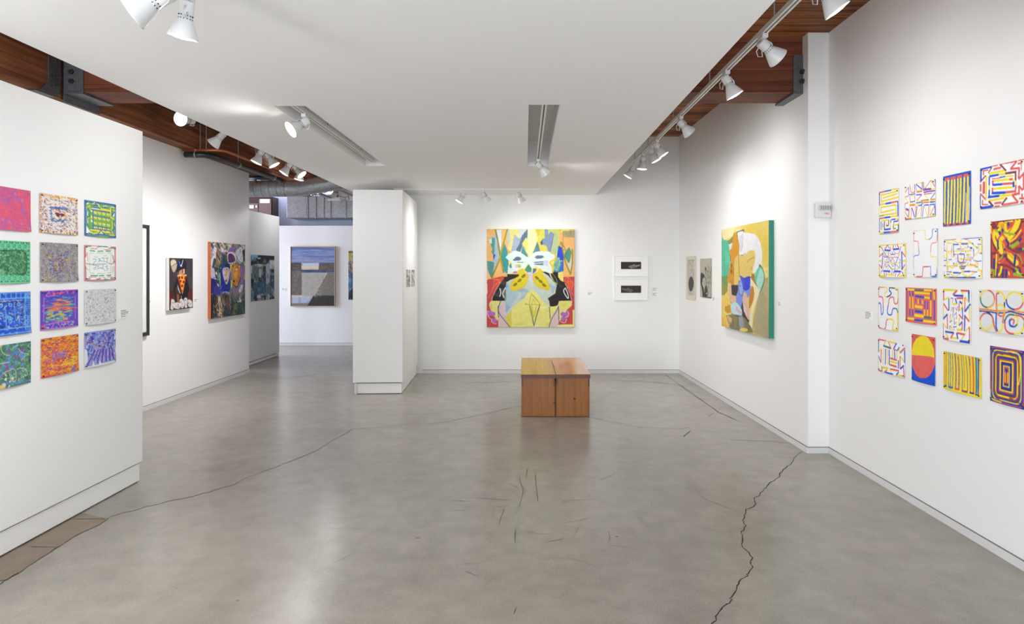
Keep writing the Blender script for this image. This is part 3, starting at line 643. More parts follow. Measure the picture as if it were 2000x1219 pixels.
def d8(a):
    a.blot('M', 3, 4, .55, .55); a.go("Y,30:905,130 908,330|M,60:900,420 900,980|M,80:930,400 1010,640|M,40:1000,110 1480,75|~M,90:960,170 960,210 1010,220|Y,26:1150,135 1300,108")
    a.go("~Y,60:1020,300 1080,230 1060,170 1110,150|~Y,90:1080,440 1180,340 1290,250 1350,130|~Y,70:960,300 960,420 1000,520 1080,640|~Y,80:1010,330 1060,450 1090,600 1100,660|~Y,60:1160,150 1180,300 1230,420|~O,30:930,340 960,270 1010,300|~O,34:1030,200 1100,160 1130,230 1160,320|~Y,70:1230,430 1300,350 1400,180 1410,110|~R,26:1215,330 1280,220 1330,120|~O,26:1080,250 1100,170 1180,140|~M,44:1330,340 1400,260 1450,120|~Y,26:1240,480 1340,410 1440,270|~M,34:1270,520 1380,430 1470,330|~g,34:1140,310 1220,330 1330,350|~g,26:990,260 1050,300 1120,270|~g,34:1220,560 1320,520 1400,460")
    a.go("~R,36:1020,470 1060,390 1120,350 1160,400 1180,420|~R,30:1180,400 1150,450 1145,560 1150,650|~O,22:1060,420 1130,520 1150,620|~M,46:1200,560 1290,620 1380,660 1480,620|M,80:1340,620 1450,610|~M,50:900,690 1000,680 1080,720 1180,720|~R,30:1050,680 1040,760 1050,860|~Y,34:1010,700 1005,850 1000,1060|~Y,46:1060,860 1100,900 1090,1000 1060,1060|~R,30:1080,860 1140,800 1170,760|~M,44:1040,880 1200,900 1300,960 1400,980|~M,40:1170,740 1210,800 1300,880 1420,940|~M,34:1380,700 1430,800 1480,900|~Y,100:1240,720 1300,780 1360,850|~O,30:1200,660 1240,700 1300,760|~g,22:1380,700 1430,760 1460,860|~g,30:1050,800 1090,770 1120,720|Y,30:1230,1000 1245,1060|~Y,40:1380,1000 1400,1030 1430,1000")
    a.go("D,44:1215,125 1225,195|D,48:1110,250 1125,300|D,48:1055,290 1072,350|~D,40:1035,460 1030,530 1040,600|~D,40:1180,440 1210,490 1215,550|D,36:1150,595 1155,630|g,34:1155,640 1160,690|D,40:1155,690 1175,740|D,30:1190,770 1195,810|D,40:1395,470 1450,410|g,60:1270,580 1400,480|D,50:1345,700 1325,900|D,44:1425,960 1430,1020|D,46:1325,960 1320,1040|D,44:1130,960 1125,1110|D,44:1195,960 1190,1110|D,40:1025,950 1020,1100|D,44:970,770 965,960|g,44:960,960 955,1100|g,50:1310,1040 1480,1080|g,50:900,970 950,980|g,40:1340,940 1400,980|D,34:1400,610 1460,600|g,40:1460,600 1510,600|g,40:1330,1060 1470,1050|O,40:905,980 910,1080")
    a.grain(10)
RP(cD, [(897,118),(1510,55),(1510,1115),(900,1110)], d8, 'dense red and maroon drawing with yellow ribbons and blue blocks, below the nested brackets drawing', bg=(214, 78, 66), curl=.004)
RP(cE, [(120,165),(545,185),(540,1140),(118,1050)], lambda a: a.go(
 "~O,30:145,180 200,180 260,182|~Y,28:255,182 300,190 318,230 305,275 270,300 258,340 270,385 310,390|~D,30:310,390 370,360 400,320 385,280 362,250 368,195 400,185|~G,30:395,190 440,198 490,205|~Y,28:485,200 530,215 545,280 545,400 540,470|~R,28:545,440 535,515 500,545 468,530 455,470 450,410 420,395 380,405 355,440 345,500 332,600|~B,28:328,590 315,690 325,750 370,785 410,770 420,700 440,650 480,645|~G,28:470,645 510,655 530,700 535,760|~Y,28:535,750 530,860 530,1000 530,1130|~Y,32:535,1120 470,1115 440,1090 445,1010 455,930 430,890 380,875 330,878|~R,30:325,880 305,910 302,1000 295,1060 260,1085 200,1070 150,1050|~R,30:150,1050 125,1020 118,950 115,860|~D,26:115,860 115,700 115,600 118,540|~B,28:118,545 135,520 160,530 175,600 180,700 190,770 215,750 225,690 222,560|~R,28:222,580 220,480 210,410 185,385 140,385 125,340 125,240 130,190 150,178"),
 'white drawing of thick meandering jigsaw outline in four colours, left column third row', curl=.010)
RP(cE, [(705,185),(1380,208),(1370,1008),(705,920)], lambda a: a.go(
 "Y,40:755,232 905,238|G,40:910,242 1110,245|Y,40:1110,245 1280,248|Y,40:1322,205 1328,455|B,36:1330,455 1330,910|B,26:740,255 740,875|B,38:798,258 805,375|B,44:862,262 870,385|Y,40:800,380 800,655|Y,46:865,385 868,655|B,40:802,650 808,805|B,40:868,665 872,815|Y,44:910,300 1240,320|B,44:915,375 1112,400|Y,44:1115,400 1240,420|B,38:1258,275 1258,460|Y,38:1255,465 1255,820"
 "|B,24:930,432 930,520|Y,36:980,440 985,540|B,28:1025,450 1028,540|Y,36:1070,460 1075,550|Y,60:910,595 1080,620|B,56:915,700 1085,725|Y,60:910,785 1110,815|B,34:1128,470 1128,660|B,32:1190,478 1190,665|Y,40:1125,665 1125,800|Y,34:1190,670 1190,805|G,44:1115,830 1280,845|Y,46:755,852 915,870|B,46:915,890 1105,905|Y,46:1105,910 1355,940"),
 'coral red drawing filled with short yellow and blue bars around a centre, third row', bg=(232, 108, 100), curl=.010)
RP(cF, [(70,92),(600,112),(592,1135),(65,1050)], lambda a: a.go(
 "R:82,95 82,320|Y,44:90,115 350,120|R,38:345,125 260,210|B,38:280,222 460,225|R,38:330,272 460,268|Y,30:415,110 460,205|R,40:415,125 565,128|B,34:565,115 565,355|Y,34:490,245 560,350|R:490,260 485,530|B,36:590,380 485,530|Y:572,420 575,690|R,34:475,590 570,720|B:485,600 482,900|Y,30:500,900 575,815|R:570,820 575,1110|B,40:405,1085 580,1112|Y,30:500,930 435,1060|R,38:350,935 490,965|B,34:340,930 370,1050|Y,36:230,1030 355,1035|R,36:285,925 230,1035|B,36:110,910 285,930|Y,30:125,930 180,1040|R,40:85,1045 190,1048|B,26:68,760 70,1045|Y,30:70,745 150,850|R:150,600 158,860|B,34:155,575 70,670|Y:75,400 72,650|R,32:80,375 170,510|B:182,260 182,510|Y,34:95,300 190,255"
 "|B,18:220,270 265,272|R,14:262,280 255,370|Y,18:222,280 222,470|Y,36:250,385 340,388|B,30:305,270 335,375|B,36:385,330 435,375|R,28:378,360 375,525|Y,26:450,290 440,440|Y,30:440,440 395,510|B,26:440,450 445,680|R,30:375,580 445,670|Y,26:385,640 375,800|B,30:440,715 385,790|R,28:440,740 438,890|Y,44:340,872 430,875|B,14:345,430 335,510|R,12:290,440 335,510|R,14:250,450 220,520|B,16:265,440 262,640|Y,14:290,470 285,540|B,14:330,540 285,600|R,14:330,560 332,670|Y,14:285,630 330,675|B,14:285,650 288,770|R,14:335,720 285,775|Y,14:240,610 245,690|R,14:210,570 205,740|B,14:238,690 205,740|Y,14:245,700 240,850|R,12:205,790 245,850|B,14:205,800 205,880|Y,18:200,878 290,882|B,18:270,818 335,818|R,14:275,830 290,880|Y,14:340,740 335,800|Y,14:215,575 245,600", 28),
 'tall white drawing of bent arrow-like red, blue and yellow strokes nested inward, third row', curl=.008)
def d12(a):
    a.go("~R,22:760,490 900,498 1100,520 1260,500 1400,505 1630,540|~Y,16:760,470 900,480 1100,500 1260,490 1400,495 1630,520|~D,26:760,525 900,530 1100,555 1260,545 1350,525 1450,545 1630,585")
    for (cx, cy, rx, ry, cols) in ((915,290,135,165,('Y','R','O','G')),(1435,315,160,165,('Y','Y','R','B')),(905,720,130,160,('R','D','Y','Y'))):
        for c, (q0, q1) in zip(cols, ((180, 275), (275, 372), (12, 100), (95, 185))): a.ring(c, 34, cx, cy, rx, ry, q0, q1)
    a.go("~R,34:1130,180 1090,200 1085,320 1090,480 1110,560 1150,605 1200,615|~Y,34:1100,150 1150,150 1210,190 1240,300 1240,350|D,34:1238,345 1242,470|~O,34:1240,470 1240,540 1215,600|~Y,34:1100,420 1150,395 1210,410 1240,480|~O,30:1095,430 1100,500 1120,570|~B,36:1085,570 1090,700 1100,820 1140,910|~R,34:1000,600 1030,680 1060,800 1110,900|~Y,34:1140,915 1190,910 1215,850 1220,730|~R,34:1220,730 1225,650 1250,560|~O,22:1240,500 1245,560 1235,640")
    a.go("~G,34:1430,590 1350,580 1290,620 1255,700|~D,30:1255,690 1250,740|~R,36:1262,740 1270,830 1310,900 1380,940 1455,948|~Y,36:1455,948 1530,935 1590,870 1615,780|~g,36:1615,790 1620,700 1600,650|~R,34:1600,660 1560,610 1460,590|~Y,32:1430,610 1480,640 1495,700 1485,780|~G,34:1480,770 1450,805 1410,810|~B,40:1420,808 1365,790 1345,730 1350,690 1380,665|~R,34:1375,668 1420,680 1425,720 1415,755")
RP(cF, [(755,115),(1630,125),(1630,985),(760,885)], d12, 'large white drawing of looping rings and a small spiral, third row', curl=.010, bg=(226, 227, 228), pin=None)
RP(cG, [(100,175),(637,262),(628,945),(103,805)], lambda a: a.go(
 "R,30:105,190 270,215|G,26:112,200 112,445|Y,30:260,215 215,300|G,38:205,315 365,365|R,24:305,225 365,380|Y,30:305,228 460,262|B,30:475,255 410,380|R,26:410,385 470,400|B,28:530,340 480,415|Y,24:520,380 545,460|R,34:635,350 540,450|B,20:628,390 625,655|Y,28:540,515 615,620|R,26:540,520 540,770|B,34:615,700 545,770|R,26:605,740 620,940|Y,34:490,890 600,910|B,28:520,830 475,895|R,34:350,775 520,805|Y,26:345,775 390,840|B,34:265,838 420,878|R,26:300,795 240,835|Y,42:190,745 325,765|G,24:180,725 200,820|R,30:105,795 200,820|Y,24:105,550 108,800|B,24:110,520 160,650|R,26:168,380 162,655|Y,26:125,430 175,375"
 "|Y,26:208,365 208,675|B,26:252,378 252,690|Y,26:288,380 290,690|B,28:322,395 330,700|Y,26:395,395 395,560|B,28:430,400 438,565|Y,24:470,410 478,575|R,34:342,560 480,600|Y,38:345,625 485,662|R,38:345,690 480,730|B,28:508,600 508,765"),
 'white drawing with upright yellow and blue bars inside bent strokes, bottom row', curl=.009)
def d14(a):
    a.poly('R', "768,72 1235,145 1235,550 765,500"); a.ell('R', 995, 535, 230, 422, 0)
    a.poly((232, 104, 100), "770,495 1222,550 1222,700 1160,860 1070,950 980,930 880,870 800,760 768,660", sm=True); a.poly('Y', "768,498 775,400 800,280 860,180 940,120 1020,115 1100,150 1170,260 1210,380 1222,550 1100,522 960,508", False)
    a.blot((214, 84, 84), 6, 5, .55, .25, "790,560 1200,580 1190,760 1060,930 950,900 820,740"); a.blot((230, 210, 50), 5, 9, .55, .3, "800,480 820,300 950,150 1100,200 1200,480")
    a.grain(4, 40, 10)
RP(cG, [(768,72),(1235,145),(1230,1110),(770,985)], d14, 'drawing of an upright oval half yellow and half red above a solid blue foot', bg=(8, 84, 214), curl=.010)
def d15(a):
    for x0, x1, c in ((98,95,'R'),(124,124,'R'),(163,172,'B'),(193,210,'B'),(230,250,'B'),(272,305,'R'),(284,312,'B'),(330,360,'B'),(345,370,'R'),(388,425,'B'),(424,460,'R'),(470,515,'B'),(528,560,'R'),(536,545,'B'),(590,610,'R'),(600,618,'R'),(645,655,'G'),(690,690,'B')):
        y0 = 150+(x0-65)*.17; y1 = 760+(x1-65)*.2
        if c == 'B' and x0 == 330: y0 += 40
        if x0 == 536: y0 += 30; y1 -= 450
        if x0 == 424: y1 -= 45
        wd = {98:14,124:18,590:26,645:26,690:26,528:22}.get(x0, 15); a.line(c, wd, [(x0, y0), (x0*.45+x1*.55, (y0+y1)/2), (x1, y1)])
    a.line((60, 150, 200), 20, "662,262 668,880"); a.line('B', 14, "700,290 690,900")
    a.ell('B', 117, 766, 26, 17); a.poly('B', "172,768 262,780 258,810 200,808 175,790"); a.poly('R', "292,795 384,808 382,840 300,830"); a.poly((150, 60, 110), "418,830 520,850 520,885 425,865"); a.poly('D', "550,860 625,880 625,910 552,890"); a.poly('D', "640,890 700,910 705,935 645,920")
RP(cH, [(65,148),(742,265),(735,980),(72,805)], d15, 'yellow drawing of long narrow upright loops in blue and red, bottom row', bg=(240, 220, 40), curl=.012)
def d16(a):
    B, R, Mm, Y = 'D', 'R', (124, 60, 74), 'Y'; rr = random.Random(4)
    a.poly((10, 66, 170), "890,50 1500,140 1500,1175 890,1020")
    seq = [(0.0,.0,(205,80,84),10),(.035,.025,(10,66,170),16),(.075,.05,Y,14),(.105,.07,(10,66,170),16),(.135,.095,(150,70,78),18),(.17,.12,Y,15),(.205,.15,(124,60,74),16),(.24,.175,(10,66,170),16),(.275,.2,(205,80,84),14),(.305,.225,Y,14),(.345,.25,(60,44,110),16),(.37,.275,(10,66,170),14),(.40,.30,Y,10),(.425,.325,(205,80,84),14)]
    for m, n, c, wd in seq:
        k = min(.09, .02+m*.1) if m > .2 else .10
        x0, x1, y0, y1 = .02+m, .98-m, .02+n, .98-n
        if x1-x0 < .08: continue
        pts = []
        for cx, cy, a0 in ((x0+k, y0+k, 180), (x1-k, y0+k, 270), (x1-k, y1-k, 0), (x0+k, y1-k, 90)):
            r_ = (.12-m*.3) if m < .25 else .012
            for t in range(0, 91, 30): q = math.radians(a0+t); pts.append((min(max(cx+(k)*math.cos(q)*(1 if r_ > .02 else 1.0), x0), x1), min(max(cy+k*math.sin(q), y0), y1)) if r_ > .02 else ((x0 if a0 in (180, 90) else x1), (y0 if a0 in (180, 270) else y1)))
        pts.append(pts[0]); a.line(c, wd/900*a.qh*2.0, pts, unit=True)
    a.poly((214, 84, 80), [(.43,.44),(.57,.44),(.57,.62),(.43,.62)], unit=True); a.line(Y, 18, [(.465,.42),(.465,.61)], unit=True); a.line(Y, 16, [(.54,.42),(.54,.61)], unit=True); a.poly('D', [(.44,.62),(.57,.62),(.57,.66),(.44,.66)], unit=True)
    for _ in range(10):   # overlaps of the marker strokes
        u, v = rr.random(), rr.choice([rr.uniform(.02, .16), rr.uniform(.84, .98)]); a.line((124, 60, 74) if rr.random() < .6 else (205, 80, 84), 26, [(u, v), (u+.12, v+.005)], unit=True, al=.85)
    a.line(Y, 22, "905,830 905,960 980,1010 1110,1050", True); a.line((205, 80, 84), 40, "905,310 898,620 905,800"); a.line(Y, 26, "1185,150 1330,165 1410,230 1430,500 1400,730", True)
RP(cH, [(893,50),(1500,140),(1500,1175),(890,1020)], d16, 'dense drawing of concentric rounded rectangles in blue, red and yellow, bottom row', bg='D', curl=.008)

# ------------------------------------------------------------------ twelve patterned drawings on the near partition
GL = 'patterned drawings pinned to the near partition'
def LP(crop, quad, draw, label, **k): return paper('near', crop, quad, draw, label, group=GL, **k)
k0 = (0, 360, 11.08); k1 = (70, 370, 11.765); k2 = (0, 460, 11.08); k3 = (70, 465, 11.765); k4 = (0, 560, 11.61); k5 = (70, 555, 11.765); k6 = (0, 655, 11.08); k7 = (70, 640, 11.61)
def e1(a):
    a.dash(420, [(236,92,104),(196,86,146),(214,76,110),(238,104,110),(150,96,180),(204,100,150),(226,84,120)], (.05, .16), .02, ang=lambda u, v: 6*math.sin(3*u+2*v), ja=.7, curve=.3, al=.7)
    a.dash(26, [(140,120,210),(186,120,190)], (.04, .08), .035, ja=.8)
    for p in ("-60,60 60,50 95,90 80,170 55,230 60,310 110,355 180,350 235,290 255,220 300,150 370,125", "-300,950 -60,940 60,935 105,930 115,850 100,790 150,740 210,740 240,790 245,870 265,930 330,950 430,955 560,980 640,985", "330,250 400,340 450,420 480,560 540,670 600,760 640,850 650,980"):
        a.line((150, 92, 184), 26, p, True, al=.85)
LP(k0, [(-355,-23),(665,150),(660,1035),(-355,950)], e1, 'pink and purple drawing of winding bands, top left of the drawings on the partition', bg=(218, 84, 118), pin=PINM2)
def e5(a):
    a.dash(700, [(238,234,230),(200,196,196),(124,44,70),(214,120,110),(160,160,176),(226,200,170),(90,80,120),(236,220,200)], (.03, .1), .014, ang=lambda u, v: math.pi/2 if (u < .12 or u > .88) else 0, ja=.25)
    a.dash(60, [(232,170,70),(224,140,80)], (.02, .05), .02, (.32, .36, .68, .64)); a.dash(24, [(110,30,60)], (.05, .12), .03, (.4, .46, .6, .54), ja=.1); a.dash(60, [(90,96,180),(60,120,190)], (.03, .08), .022, (.26, .3, .72, .36)); a.dash(40, [(90,96,180),(70,130,180)], (.03, .08), .022, (.26, .62, .72, .7)); a.dash(24, [(90,130,190)], (.02, .05), .02, (.26, .34, .3, .66), ang=math.pi/2)
    a.dash(60, [(228,164,40),(226,120,60),(226,204,90)], (.02, .06), .034, (0, 0, 1, .09)); a.dash(50, [(228,164,40),(226,190,60),(110,60,140)], (.02, .06), .034, (0, .91, 1, 1)); a.dash(50, [(224,120,60),(70,110,180),(228,164,40)], (.02, .05), .03, (0, 0, .07, 1)); a.dash(50, [(224,120,60),(70,110,180),(228,164,40)], (.02, .05), .03, (.94, 0, 1, 1))
    a.dash(60, [(30,30,60),(90,20,50)], (.04, .09), .012, (.1, .1, .9, .9))
LP(k1, [(90,75),(965,215),(960,1055),(90,990)], e5, 'cream drawing of tiny maroon dashes with an orange patch at its middle, top row', bg=(232, 226, 220))
def e6(a):
    T = (46, 118, 170); GG = (110, 176, 80)
    a.go(''.join(["B,22:1125,245 1845,360|B,22:1125,1060 1838,1115|B,26:1135,240 1135,1055|B,24:1835,355 1835,1110"]))
    a.line(GG, 18, "1170,262 1500,310 1600,335"); a.line(T, 34, "1190,290 1840,375"); a.line(T, 26, "1160,1022 1600,1060 1830,1095"); a.line(GG, 18, "1400,1075 1650,1100")
    a.poly('W', "1170,300 1230,310 1180,350"); a.line('Y', 26, "1290,350 1360,300 1430,370"); a.line('B', 20, "1280,360 1420,385 1360,300"); a.line(T, 22, "1380,290 1440,300 1470,360"); a.line('B', 20, "1525,420 1600,350 1660,430 1520,420"); a.line('Y', 24, "1545,400 1600,370 1640,405")
    a.line('Y', 26, "1440,345 1470,440 1700,490"); a.line('W', 22, "1260,420 1450,455"); a.line('W', 16, "1500,480 1700,510"); a.line('Y', 20, "1250,440 1460,470 1710,512"); a.line(T, 30, "1250,405 1480,440"); a.line('B', 30, "1290,470 1710,540")
    for y, c in ((500, GG), (620, T), (740, GG), (850, T)):
        a.line(c, 34, [(1300, y-10), (1700, y+62)]); a.line(T, 24, [(1300, y+22), (1700, y+92)])
        for i in range(4): x = 1325+i*98; a.poly('Y', [(x, y+10+i*17-8), (x+78, y+24+i*17-8), (x+78, y+70+i*17-8), (x+52, y+66+i*17-8), (x+52, y+42+i*17-8), (x+30, y+38+i*17-8), (x+30, y+62+i*17-8), (x, y+58+i*17-8)]); a.poly('W', [(x+30, y+44+i*17), (x+52, y+48+i*17), (x+52, y+66+i*17), (x+30, y+62+i*17)])
    a.line('B', 22, "1310,470 1305,870"); a.line(GG, 30, "1265,390 1265,880"); a.poly('W', "1262,480 1300,488 1300,520 1262,514"); a.poly('W', "1262,700 1300,708 1300,760 1262,750"); a.poly('Y', "1262,600 1300,606 1300,680 1262,672")
    a.line('B', 18, "1170,400 1235,500 1235,620 1170,660"); a.line('B', 16, "1165,480 1165,620"); a.poly('W', "1180,510 1195,510 1195,610 1180,610"); a.line('Y', 18, "1170,420 1240,380 1245,480"); a.line('Y', 18, "1180,680 1230,650"); a.line('B', 16, "1175,710 1175,800 1240,900"); a.poly('W', "1180,700 1195,700 1200,780 1182,780"); a.poly('W', "1165,840 1260,1010 1160,1010"); a.line('B', 16, "1200,990 1240,1005")
    a.line('Y', 34, "1720,420 1720,640 1790,690"); a.line('B', 20, "1750,440 1740,620 1830,500"); a.line('W', 16, "1735,400 1810,430"); a.line('Y', 22, "1760,470 1835,510"); a.poly('W', "1760,620 1820,540 1800,640"); a.line('Y', 26, "1750,740 1755,880 1730,960"); a.line('B', 22, "1790,720 1785,860 1820,900 1740,960"); a.line('Y', 22, "1800,780 1820,850"); a.line('B', 18, "1770,960 1780,1040"); a.line('W', 18, "1750,960 1770,1060")
    a.line('Y', 36, "1250,925 1500,960 1690,990"); a.line(T, 26, "1250,900 1700,960"); a.line('Y', 26, "1260,975 1300,1020 1400,1000 1430,960"); a.line('B', 20, "1390,1030 1480,950 1560,1040 1400,1050"); a.poly('Y', "1430,1020 1480,970 1530,1035"); a.poly('W', "1465,990 1490,970 1505,1000"); a.line('B', 18, "1560,960 1640,1030 1700,980"); a.line('Y', 24, "1540,985 1700,1005"); a.line('Y', 22, "1660,1050 1820,1070")
LP(k1, [(1125,235),(1845,350),(1838,1120),(1125,1060)], e6, 'blue, green and yellow drawing of banded bars inside a triangle border, top row', bg=(120, 178, 90))
def e2(a):
    a.dash(420, [(40,96,66),(70,130,90),(110,176,130),(52,110,74),(130,190,146)], (.05, .16), .018, (.03, .2, .9, .8), ang=lambda u, v: 4*math.sin(5*u+3*v), ja=.8, curve=.5)
    L_ = (120, 214, 160); a.dash(30, [(40,80,60)], (.04, .08), .05, (0, .02, 1, .2), ja=1); a.dash(30, [(40,80,60)], (.04, .08), .05, (0, .84, 1, .98), ja=1)
    for v0, v1 in ((.03, .22), (.8, .97)):
        for i in range(8):
            u = i/8; a.line(L_, 26, [(u, v0), (u+.13, v1)], unit=True); a.line(L_, 26, [(u+.13, v0), (u, v1)], unit=True); a.line((90,196,160), 26, [(u, v0), (u, v1)], unit=True); a.line(L_, 20, [(u+.065, v0), (u+.065, v1)], unit=True)
        a.line((90, 196, 160), 24, [(0, (v0+v1)/2), (1, (v0+v1)/2)], unit=True)
    for v in (.01, .99): a.line(L_, 30, [(0, v), (1, v)], unit=True)
    for i in range(12): v = .2+i*.052; a.line(L_, 20, [(.92, v), (1, v+(.03 if i % 2 else -.03))], unit=True)
    a.line((90, 200, 150), 26, [(.99, 0), (.99, 1)], unit=True); a.line((90, 200, 150), 16, [(.915, .2), (.915, .8)], unit=True)
    a.line((36,84,60), 22, "-300,330 100,335 400,325 510,350 570,430 585,540 580,640 570,760 500,850 400,850", True)
LP(k2, [(-355,80),(658,138),(655,1022),(-355,1057)], e2, 'green drawing with a dark oval field and lattice bands above and below, second row', bg=(64, 128, 86), pin=PINM2)
def e7(a):
    a.dash(750, [(140,136,146),(176,168,170),(108,104,120),(190,184,196),(128,122,132),(96,92,110),(170,160,140)], (.04, .12), .013, ang=lambda u, v: .9*math.sin(4*u+5*v), ja=.5, curve=.25)
    a.dash(120, [(228,188,40),(200,170,60)], (.02, .05), .022, ja=.4, ang=-.2); a.dash(50, [(74,110,220),(60,90,170)], (.03, .07), .026, (.22, .22, .7, .85)); a.dash(46, [(120,64,40),(150,110,50)], (.03, .07), .024, (.3, .3, .62, .72), ja=.8)
    a.line((150,140,110), 20, "150,150 230,150 270,200 250,260 190,290 180,230 230,190", True, al=.8)
LP(k3, [(100,88),(970,145),(970,995),(105,1018)], e7, 'grey lavender drawing of rippling dashes flecked with yellow and blue, second row', bg=(150, 146, 154))
def e8(a):
    r, g, l = (236, 110, 116), (48, 160, 116), (170, 220, 140)
    a.line(r, 26, "1130,165 1640,190"); a.line(r, 26, "1720,215 1835,215"); a.line(r, 28, "1135,160 1130,975"); a.line(r, 28, "1830,210 1828,965"); a.line(r, 24, "1120,975 1400,968 1640,965 1835,950")
    for p in ("1150,190 1280,185", "1420,195 1520,200", "1530,200 1650,210", "1700,235 1810,240", "1240,290 1360,300", "1420,310 1550,300", "1600,300 1720,310", "1250,860 1390,870 1400,850", "1430,870 1550,860", "1610,860 1720,855", "1150,945 1240,935", "1360,950 1450,940", "1690,930 1820,915", "1540,950 1640,960"): a.line(g, 24, p)
    a.line((60,110,90), 12, "1148,200 1148,440"); a.line((60,110,90), 14, "1148,640 1150,950"); a.line((60,120,90), 14, "1808,240 1812,560"); a.line((60,120,90), 12, "1800,640 1810,930")
    a.go("R,14:1190,330 1150,420|R,14:1185,340 1200,540|R,14:1780,400 1790,500|R,16:1770,660 1765,800|M,12:1750,380 1800,560|M,12:1700,250 1660,230|R,12:1560,260 1640,280|R,14:1430,200 1390,250|R,14:1260,240 1400,250|R,14:1620,270 1740,275|R,16:1210,900 1370,895|R,14:1420,910 1480,930|R,14:1500,895 1580,925|R,14:1620,895 1750,890|M,10:1150,680 1200,740|M,12:1760,560 1830,520")
    for p in ("1240,350 1330,345", "1400,350 1560,345", "1640,345 1740,355", "1240,350 1235,800", "1725,350 1725,800", "1340,430 1420,440", "1550,415 1640,410", "1240,810 1330,805", "1400,815 1580,815", "1640,800 1720,800", "1320,715 1420,710", "1550,745 1650,740"): a.line(l, 16, p)
    for p in ("1310,490 1350,480 1390,490 1380,530 1340,550 1320,590", "1430,480 1480,475 1440,540 1480,520 1520,530", "1510,460 1570,460 1550,540 1600,540", "1600,470 1660,460 1620,560 1660,560", "1310,620 1370,620 1380,680 1320,690", "1400,650 1440,640 1420,700 1500,680", "1530,620 1550,660 1500,700 1560,710", "1590,660 1640,640 1620,700 1660,710"): a.line((90, 160, 196), 14, p)
    a.line((110,110,100), 7, "1150,575 1300,600 1500,585 1700,590 1830,595"); a.line((110,110,100), 7, "1160,600 1400,620 1600,600"); a.line((90,100,80), 12, "1680,580 1740,600 1820,560")
LP(k3, [(1125,155),(1838,205),(1838,965),(1115,980)], e8, 'white drawing with red and green dashed border around blue scribble', bg=(240, 240, 238))
def e3(a):
    b, l = (36, 84, 200), (112, 176, 232)
    a.dash(260, [(30,70,190),(60,120,220),(120,180,235),(80,130,200),(20,50,140)], (.04, .14), .03, ang=lambda u, v: random.choice((0, 1.57)), ja=.4, curve=.2)
    a.dash(60, [(190,180,200),(60,54,90),(150,150,190)], (.03, .1), .022, (.3, .2, .9, .85), ja=.6)
    for v in (.02, .15, .85, .97): a.line(l, 20, [(0, v), (1, v)], unit=True)
    a.line(b, 46, [(0, .085), (.9, .085)], unit=True); a.line(b, 46, [(0, .91), (.95, .91)], unit=True)
    for i in range(9): a.line(l, 22, [(i/9, .02), (i/9, .15)], unit=True)
    for i in range(22): v = i/22; a.line(l, 14, [(.9, v), (1, v)], unit=True)
    a.line(l, 24, [(.875, .05), (.875, .93)], unit=True); a.line((70,60,90), 16, [(.82, .22), (.82, .86)], unit=True, al=.7); a.line((190,170,190), 18, [(0, .2), (.82, .2)], unit=True, al=.8); a.line((40,40,90), 14, [(0, .235), (.8, .235)], unit=True, al=.8)
    for x, y in ((430,400),(240,420),(30,440),(230,790),(30,640)): a.ring((130,196,236), 18, x, y, 36, 30); a.ell(b, x, y, 14, 14)
    a.line(l, 22, "130,500 140,800 130,900"); a.line(l, 18, "330,360 350,700 370,760 440,690 500,680", True); a.line(l, 20, "150,640 190,740 300,730"); a.line((210,200,190), 18, "370,770 400,720 430,690")
LP(k4, [(-370,150),(695,108),(690,1025),(-370,1190)], e3, 'deep blue drawing with light blue lattice border, third row', bg=(40, 92, 206), pin=PINM2)
def e9(a):
    pk, pu = (196, 110, 206), (112, 76, 196)
    a.dash(300, [(44,60,200),(40,120,200),(60,150,190),(150,80,190),(90,70,180),(100,180,160)], (.06, .25), .022, (.12, .15, .88, .85), ja=.06)
    a.dash(34, [(250,120,60),(240,150,40),(236,90,80),(232,180,60)], (.12, .3), .02, (.25, .25, .8, .55), ja=.05); a.dash(40, [(170,200,80),(230,150,50),(110,210,150)], (.08, .2), .024, (.15, .5, .85, .8), ja=.05)
    a.line((240,110,70), 22, "220,560 400,540 960,545")
    a.dash(26, [(240,84,70),(30,60,190)], (.08, .16), .04, (.04, .03, .98, .1), ja=.1); a.dash(26, [(130,230,170),(30,90,190),(240,80,80)], (.04, .1), .03, (.04, .86, .98, .96), ja=.2)
    for p in ("190,300 180,870", "910,260 905,800", "225,290 430,265", "230,270 310,170", "390,160 440,270", "540,250 600,150", "690,150 740,225", "200,950 480,880 880,850", "180,960 260,1040", "330,1040 400,910", "480,890 560,1010", "600,990 650,880", "700,890 780,990", "820,960 870,860", "120,160 970,125", "115,1060 965,955", "140,500 190,520", "150,650 200,560"): a.line(pk if 'x' not in p else pu, 26, p)
LP(k5, [(105,155),(972,118),(968,960),(108,1075)], e9, 'purple drawing with pink zigzag border around blue and orange streaks, third row', bg=(100, 72, 190))
def e10(a):
    a.dash(520, [(236,238,240),(196,200,208),(170,176,190),(226,222,214)], (.02, .07), .016, ja=1.2); a.dash(300, [(90,84,84),(150,140,110),(190,150,60),(70,90,130),(140,96,90),(60,60,66),(120,130,70)], (.012, .035), .016, (.04, .04, .98, .96), ang=lambda u, v: random.choice((0, 1.2, 1.57)), ja=.3)
    for u in (.05, .47): a.line((190,208,224), 22, [(u+.03, .1), (u+.03, .95)], unit=True, al=.5)
LP(k5, [(1120,130),(1842,98),(1842,865),(1120,962)], e10, 'pale grey drawing covered with tiny dark and ochre specks, third row', bg=(214, 216, 220))
